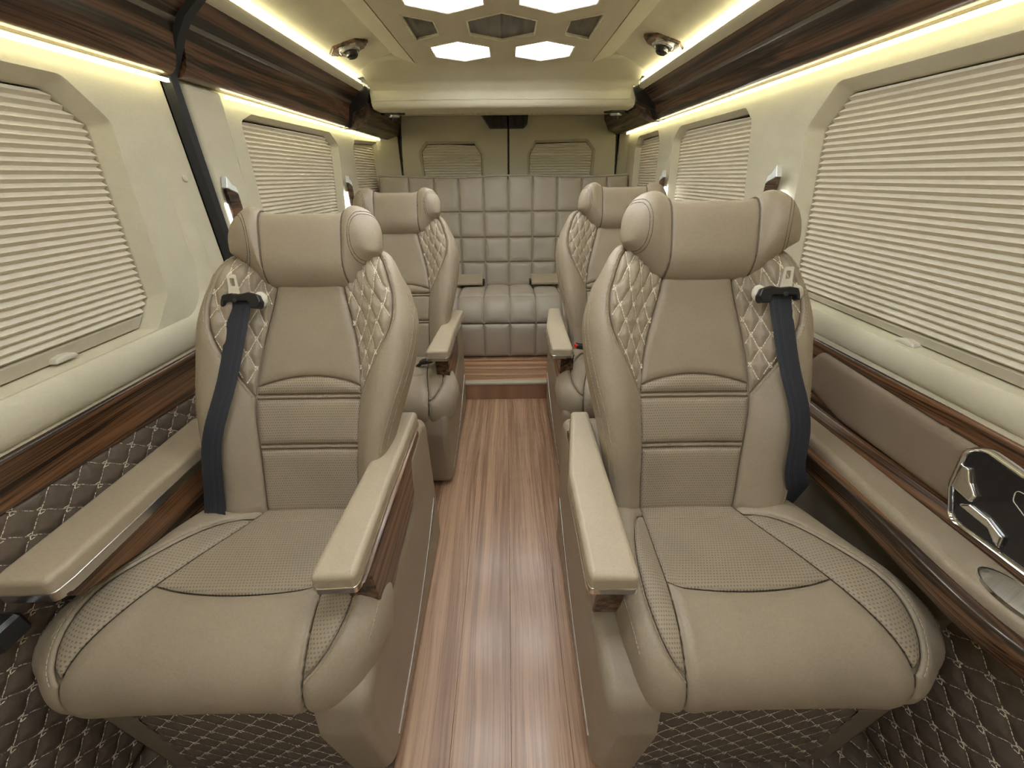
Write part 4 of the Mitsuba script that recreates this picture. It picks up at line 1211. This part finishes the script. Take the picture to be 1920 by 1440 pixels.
bpath, BT = path2([(2.86, 0.476), (2.70, 0.492), (2.56, 0.496), (2.47, 0.486), (2.415, 0.452), (2.390, 0.40), (2.378, 0.34), (2.376, 0.25), (2.388, 0.122)])
def bseat(s, t):
    s, t = np.broadcast_arrays(np.asarray(s, float), np.asarray(t, float))
    q, g_ = bpath(t)
    return np.stack([s, q[..., 0], q[..., 1]], -1)
bseat.sign = -1
sb = np.array([bpath(t)[0] for t in np.linspace(0, BT, 40)]) + [0.010, -0.006]
add('seat', to_axes(extrude(np.vstack([sb, [[2.86, 0.122]]]), 1.704), (0, 1, 0), (0, 0, 1), (1, 0, 0), (-0.852, 0, 0)), 'm_leather_bench', 30, parent=bench)
rows_s = [0.02, 0.355, 0.560, BT - 0.002]
for j in range(3):
    for i in range(10):
        ph = RNG.uniform(0, 6.28, 3)
        wr = lambda s, t, d, ph=ph: 0.0010 * np.sin(s * 34 + t * 21 + ph[0]) * np.sin(t * 26 - s * 9 + ph[1]) * smooth01(0, 0.04, d)
        m, uv = panel(cell(seams_x[i], seams_x[i + 1], rows_s[j], rows_s[j + 1]), bseat, 0.020, 0.042, 0.014, wr)
        add('pad', m, 'm_leather_bench', True, uv=uv, parent=bench + '__seat')
for k, (x0, x1) in enumerate(((-0.345, -0.160), (0.185, 0.370))):
    pr = arc_corners([(2.690, 0.526), (2.688, 0.546), (2.78, 0.585), (2.800, 0.580), (2.800, 0.528)], 0.010, 4)
    key = 'folded_strap' if k == 0 else 'folded_strap_001'
    tag(key, 'folded taupe leather sleeve with a black end, lying on the bench left of its middle' if k == 0 else 'folded taupe leather sleeve lying on the bench beside the rear right seat', 'sleeve')
    add('sleeve', to_axes(extrude(pr, x1 - x0), (0, 1, 0), (0, 0, 1), (1, 0, 0), (x0, 0, 0)), 'm_leather_arm', 30, parent=key)
    xe = x1 if k == 0 else x0
    add('black_end', box(xe - 0.004, xe + 0.012, 2.745, 2.80, 0.515, 0.548, 0.004) if k == 0 else box(xe - 0.012, xe + 0.004, 2.745, 2.80, 0.515, 0.548, 0.004), 'm_black', 30, parent=key)

# glossy black cover over the lock at the top of the back doors
lk = 'lock_cover'
tag(lk, 'glossy black lock cover in two halves at the top of the back doors', 'lock cover')
for k, pts in enumerate(([(-0.160, 1.575), (-0.092, 1.484), (0.026, 1.484), (0.030, 1.575)], [(0.040, 1.575), (0.036, 1.484), (0.140, 1.484), (0.168, 1.510), (0.172, 1.575)])):
    q = arc_corners(pts, 0.008, 4)
    add('half', plate(q, 0.008, 0.045, ((1, 0, 0), (0, 0, 1), (0, -1, 0)), (0, 3.2, 0)), 'm_black_gloss', 40, parent=lk)
    for u in ((-0.02, -0.07) if k == 0 else (0.07, 0.13)):
        add('rib', tube([(u, 3.153, 1.575), (u + 0.006, 3.152, 1.53), (u + 0.012, 3.153, 1.488)], 0.004, 6), 'm_black_gloss', 50, parent=lk)

# ================================================================== RIGHT WALL CONSOLE
con = 'armrest_console'
tag(con, 'wall armrest console on the right with rosewood trim, suede insert, cup holder and control panel', 'console')
RA = ((0, 1, 0), (0, 0, 1), (-1, 0, 0))
wp = arc_corners([(-0.6, 0.60), (1.06, 0.60), (1.06, 0.800), (0.6, 0.803), (-0.6, 0.797)], 0.006, 3)
add('wood_panel', plate(wp, 0.006, 0.018, RA, (0.872, 0, 0)), 'm_wood_trim', 30, parent=con)
plane_c = lambda s, t: np.stack([np.full_like(np.asarray(s, float), 0.8535), s, t], -1)
ip = arc_corners([(-0.5, 0.644), (0.80, 0.650), (0.935, 0.680), (0.952, 0.745), (0.925, 0.786), (0.60, 0.771), (-0.5, 0.760)], [0.01, 0.10, 0.06, 0.05, 0.03, 0.1, 0.01], 8)
m, uv = panel(ip, plane_c, 0.014, 0.022, 0.012, sign=-1)
add('insert_pad', m, 'm_console_pad', True, uv=uv, parent=con)
tag(con + '__insert_pad', 'padded taupe suede insert')
add('wood_ledge', sweep_y(arc_corners([(0.860, 0.612), (0.860, 0.645), (0.846, 0.643), (0.834, 0.626), (0.834, 0.612)], 0.008, 4), -0.6, 1.0), 'm_wood_trim', 40, parent=con)
def plate_hole(poly, hole_, c, depth, axes, o, k=4):
    p = np.asarray(poly, float)
    if not sg.Polygon(p).exterior.is_ccw: p = p[::-1]
    n = vertex_normals2(p)
    rings = [np.c_[p, np.zeros(len(p))]]
    for j in range(k + 1):
        a = j / k * math.pi / 2
        rings.append(np.c_[p - n * (c * (1 - math.cos(a))), np.full(len(p), depth - c + c * math.sin(a))])
    capp = sg.Polygon(rings[-1][:, :2]).buffer(0).difference(sg.Polygon(hole_))
    t = trimesh.creation.triangulate_polygon(max(getattr(capp, 'geoms', [capp]), key=lambda g_: g_.area), engine='earcut')
    cap = trimesh.Trimesh(np.c_[t[0], np.full(len(t[0]), depth)], t[1], process=False)
    if cap.face_normals[:, 2].mean() < 0: cap.faces = cap.faces[:, ::-1]
    return to_axes(cat(loft(rings), cap), *axes, o)
cup_c, cup_r = np.array([0.797, 0.352]), (0.030, 0.050)
th_ = np.linspace(0, 2 * np.pi, 41)[:-1]
ell = lambda kx: np.c_[cup_c[0] + (cup_r[0] * kx) * np.cos(th_), cup_c[1] + (cup_r[1] * kx) * np.sin(th_)]
pad = arc_corners([(0.762, 0.30), (0.80, 0.245), (0.844, 0.235), (0.844, 0.88), (0.812, 0.90), (0.772, 0.82), (0.760, 0.60), (0.752, 0.42)], [0.04, 0.03, 0.01, 0.01, 0.02, 0.08, 0.2, 0.08], 8)
add('arm_pad', plate_hole(pad, ell(1.0), 0.014, 0.034, ((1, 0, 0), (0, 1, 0), (0, 0, 1)), (0, 0, 0.586)), 'm_leather', 35, parent=con)
e3 = lambda k, z: np.c_[ell(k), np.full(40, z)]
cupk = add('cup_holder', loft([e3(1.0, 0.6185), e3(0.97, 0.605), e3(0.93, 0.578), e3(0.88, 0.574)], (False, True)), 'm_brushed', 35, parent=con)
add('rim', loft([e3(1.10, 0.6195), e3(1.06, 0.6235), e3(1.0, 0.623), e3(0.97, 0.616)]), 'm_chrome', 50, parent=cupk)
tag(cupk, 'oval brushed metal cup holder')
trim_line = curve2([(0.800, 0.885), (0.766, 0.82), (0.752, 0.60), (0.744, 0.42), (0.752, 0.30), (0.79, 0.235)], 40)
rings = []
d = np.gradient(trim_line, axis=0); d /= np.linalg.norm(d, axis=1, keepdims=True)
nrm2 = np.stack([d[:, 1], -d[:, 0]], 1)
if nrm2[20, 0] > 0: nrm2 = -nrm2
sec = arc_corners([(0.0, 0.602), (0.010, 0.600), (0.016, 0.585), (0.012, 0.560), (0.0, 0.546), (-0.012, 0.546), (-0.012, 0.602)], 0.006, 4)
for p_, n_ in zip(trim_line, nrm2):
    rings.append(np.c_[p_[0] + n_[0] * sec[:, 0], p_[1] + n_[1] * sec[:, 0], sec[:, 1]])
add('wood_edge', loft(rings, (True, True)), 'm_wood_trim', 40, parent=con)
add('underside', plate_hole(pad, ell(1.02), 0.004, 0.028, ((1, 0, 0), (0, 1, 0), (0, 0, 1)), (0.004, 0, 0.556)), 'm_pocket', 30, parent=con)
pk = arc_corners([(0.42, 0.40), (0.50, 0.29), (0.95, 0.29), (0.95, 0.57), (0.40, 0.57)], 0.03, 5)
add('pocket', plate(pk, 0.012, 0.024, RA, (0.866, 0, 0)), 'm_pocket', 30, parent=con)
tag(con + '__pocket', 'plain dark olive side pocket')
# control panel
def at_wall(x): return RA, (x, 0, 0)
cp = arc_corners([(0.515, 0.628), (0.545, 0.690), (0.556, 0.765), (0.530, 0.784), (0.46, 0.776), (0.18, 0.768), (0.18, 0.640), (0.36, 0.633)], [0.03, 0.05, 0.03, 0.03, 0.05, 0.02, 0.02, 0.05], 6)
cp = cp - [0.014, 0.0]
inn = offset_poly(cp, -0.006) if False else np.array(sg.Polygon(cp).buffer(-0.0095).exterior.segmentize(0.004).coords)[:-1]
P0 = sg.Polygon(cp).exterior
def nearest_ring(q): return np.array([P0.interpolate(P0.project(sg.Point(a))).coords[0] for a in q])
outr = nearest_ring(inn)
w3 = lambda q, x: np.c_[np.full(len(q), x), q]
ck_ = add('control_panel', plate(inn, 0.001, 0.006, RA, (0.8405, 0, 0)), 'm_black_gloss', 30, parent=con)
tag(ck_, 'glossy black control panel with a chrome frame')
add('chrome_frame', loft([w3(outr, 0.842), w3(outr * 0.9 + inn * 0.1, 0.832), w3((outr + inn) / 2, 0.828), w3(inn * 0.9 + outr * 0.1, 0.831), w3(inn, 0.836)]), 'm_chrome', 50, parent=ck_)
l1 = arc_corners([(0.541, 0.735), (0.536, 0.690), (0.500, 0.684), (0.498, 0.700), (0.515, 0.716), (0.530, 0.738)], 0.004, 4)
l1 = l1 - [0.014, 0.0]
l2 = arc_corners([(0.515, 0.668), (0.500, 0.682), (0.470, 0.680), (0.440, 0.668), (0.434, 0.645), (0.446, 0.650), (0.462, 0.664)], 0.004, 4)
l2 = l2 - [0.014, 0.0]
for q in (l1, l2):
    add('seat_lever', plate(q, 0.004, 0.009, RA, (0.836, 0, 0)), 'm_chrome', 40, parent=ck_)
tb = arc_corners([(0.462, 0.728), (0.468, 0.748), (0.40, 0.745), (0.36, 0.735), (0.36, 0.702), (0.42, 0.706)], 0.008, 5)
tb = tb - [0.014, 0.0]
tbo = np.asarray(tb)
ringl = tube(w3(tbo, 0.834), 0.0007, 5, closed=True)
icon = []
for k in range(3): icon.append(box(0.8333, 0.8340, 0.426 - 0.008 * k, 0.4295 - 0.008 * k, 0.7365 - 0.001 * k, 0.7378 - 0.001 * k))
# seat icon: back, cushion and two heat waves
seat_i = [tube([(0.8338, 0.424, 0.727), (0.8338, 0.4215, 0.7185), (0.8338, 0.412, 0.7185)], 0.0013, 5), tube([(0.8338, 0.416, 0.722), (0.8338, 0.4145, 0.725), (0.8338, 0.416, 0.728)], 0.0008, 5), tube([(0.8338, 0.412, 0.722), (0.8338, 0.4105, 0.725), (0.8338, 0.412, 0.728)], 0.0008, 5)]
add('button_outline', ringl, 'm_ivory', 40, parent=ck_)
add('indicator_dots', cat(*icon), 'm_ivory', False, parent=ck_, emitter={'type': 'area', 'radiance': rgb(0.9, 0.9, 0.9)})
add('seat_icon', cat(*seat_i), 'm_ivory', False, parent=ck_, emitter={'type': 'area', 'radiance': rgb(0.15, 0.7, 1.6)})

# ================================================================== LAMPS AND SPOTS
def wall_lamp(key, s, y, ztop, lab):
    tag(key, lab, 'wall lamp', None)
    x = lambda d: s * (XW - d)
    pts = arc_corners([(y - 0.024, 0.98), (y + 0.026, 0.98), (y + 0.026, ztop - 0.050), (y - 0.024, ztop - 0.032)], 0.002, 2)
    add('wood_plate', plate(pts, 0.002, 0.012, ((0, 1, 0), (0, 0, 1), (-s, 0, 0)), (x(0.020), 0, 0)), 'm_wood_dark', 30, parent=key)
    sp = np.array([(y - 0.024, ztop - 0.031), (y + 0.026, ztop - 0.049), (y + 0.022, ztop - 0.030), (y + 0.006, ztop - 0.022), (y - 0.010, ztop), (y - 0.018, ztop - 0.018)])
    add('crystal', plate(sp, 0.003, 0.016, ((0, 1, 0), (0, 0, 1), (-s, 0, 0)), (x(0.018), 0, 0)), 'm_crystal', 20, parent=key)
    add('holder', box(min(x(0.0), x(0.022)), max(x(0.0), x(0.022)), y - 0.006, y + 0.014, 1.0, ztop - 0.08, 0.002), 'm_black', 30, parent=key)
    b = box(min(x(0.008), x(0.018)), max(x(0.008), x(0.018)), y - 0.030, y - 0.020, 0.99, ztop - 0.075)
    add('light_bar', b, 'm_crystal', False, parent=key, emitter={'type': 'area', 'radiance': rgb(*LAMP_WHITE)})
wall_lamp('wall_lamp', -1, 1.335, 1.205, 'small wooden wall lamp with a crystal tip, above the front left headrest')
wall_lamp('wall_lamp_001', 1, 1.322, 1.222, 'small wooden wall lamp with a crystal tip, above the front right headrest')
wall_lamp('wall_lamp_002', -1, 2.355, 1.205, 'small wooden wall lamp between the left middle and rear windows')
wall_lamp('wall_lamp_003', 1, 2.268, 1.218, 'small wooden wall lamp between the right middle and rear windows, above the rear right headrest')

def spotlight(key, c, n, lab, plate_m, R=0.085, ball=True):
    tag(key, lab, 'spotlight')
    n = np.asarray(n, float); n /= np.linalg.norm(n)
    a = np.array([1.0, 0, 0]); a -= n * (a @ n); a /= np.linalg.norm(a)
    b = np.cross(n, a)
    hx = arc_corners([(R * 1.0, 0), (R * 0.56, R * 0.62), (-R * 0.56, R * 0.62), (-R * 1.0, 0), (-R * 0.56, -R * 0.62), (R * 0.56, -R * 0.62)], 0.004, 3)
    add('plate', plate(hx, 0.003, 0.012, (a, b, n), np.asarray(c) - n * 0.002), plate_m, 30, parent=key)
    ring = revolve([(R * 0.50, 0.008), (R * 0.50, 0.016), (R * 0.45, 0.021), (R * 0.36, 0.021), (R * 0.33, 0.014)], 28)
    add('chrome_ring', to_axes(ring, a, b, n, c), 'm_chrome', 40, parent=key)
    if ball:
        prof = [(R * 0.34 * math.sin(t) + 1e-4, 0.010 + R * 0.34 * (1 - 0.0) * (1 - math.cos(t)) * 0 + 0.022 * math.cos(t)) for t in np.linspace(math.pi / 2, 0, 8)]
        add('lens', to_axes(revolve(prof, 24), a, b, n, c), 'm_dark_lens', True, parent=key)
        cup = revolve([(R * 0.30, 0.014), (R * 0.28, 0.034), (R * 0.20, 0.040), (1e-4, 0.036)], 20)
        cup.vertices += [R * 0.04, R * 0.02, 0]
        add('eyeball', to_axes(cup, a, b, n, c), 'm_black_gloss', 40, parent=key)
sl_ = lambda x: 1.640 + (0.70 - abs(x)) * 0.275
spotlight('spotlight', (-0.615, 2.02, sl_(0.615)), (0.27, 0, -1), 'round chrome spotlight on a hexagonal wooden plate, left side of the ceiling', 'm_wood_trim')
spotlight('spotlight_001', (0.640, 1.95, sl_(0.640)), (-0.27, 0, -1), 'round chrome spotlight on a hexagonal wooden plate, right side of the ceiling', 'm_wood_trim')
spotlight('spotlight_002', (-0.625, 2.67, 1.5178), (0, 0.085, -1), 'small chrome spotlight under the left end of the air housing', 'm_black', 0.07)
spotlight('spotlight_003', (0.640, 2.62, 1.5137), (0, 0.085, -1), 'small chrome spotlight under the right end of the air housing', 'm_black', 0.07)
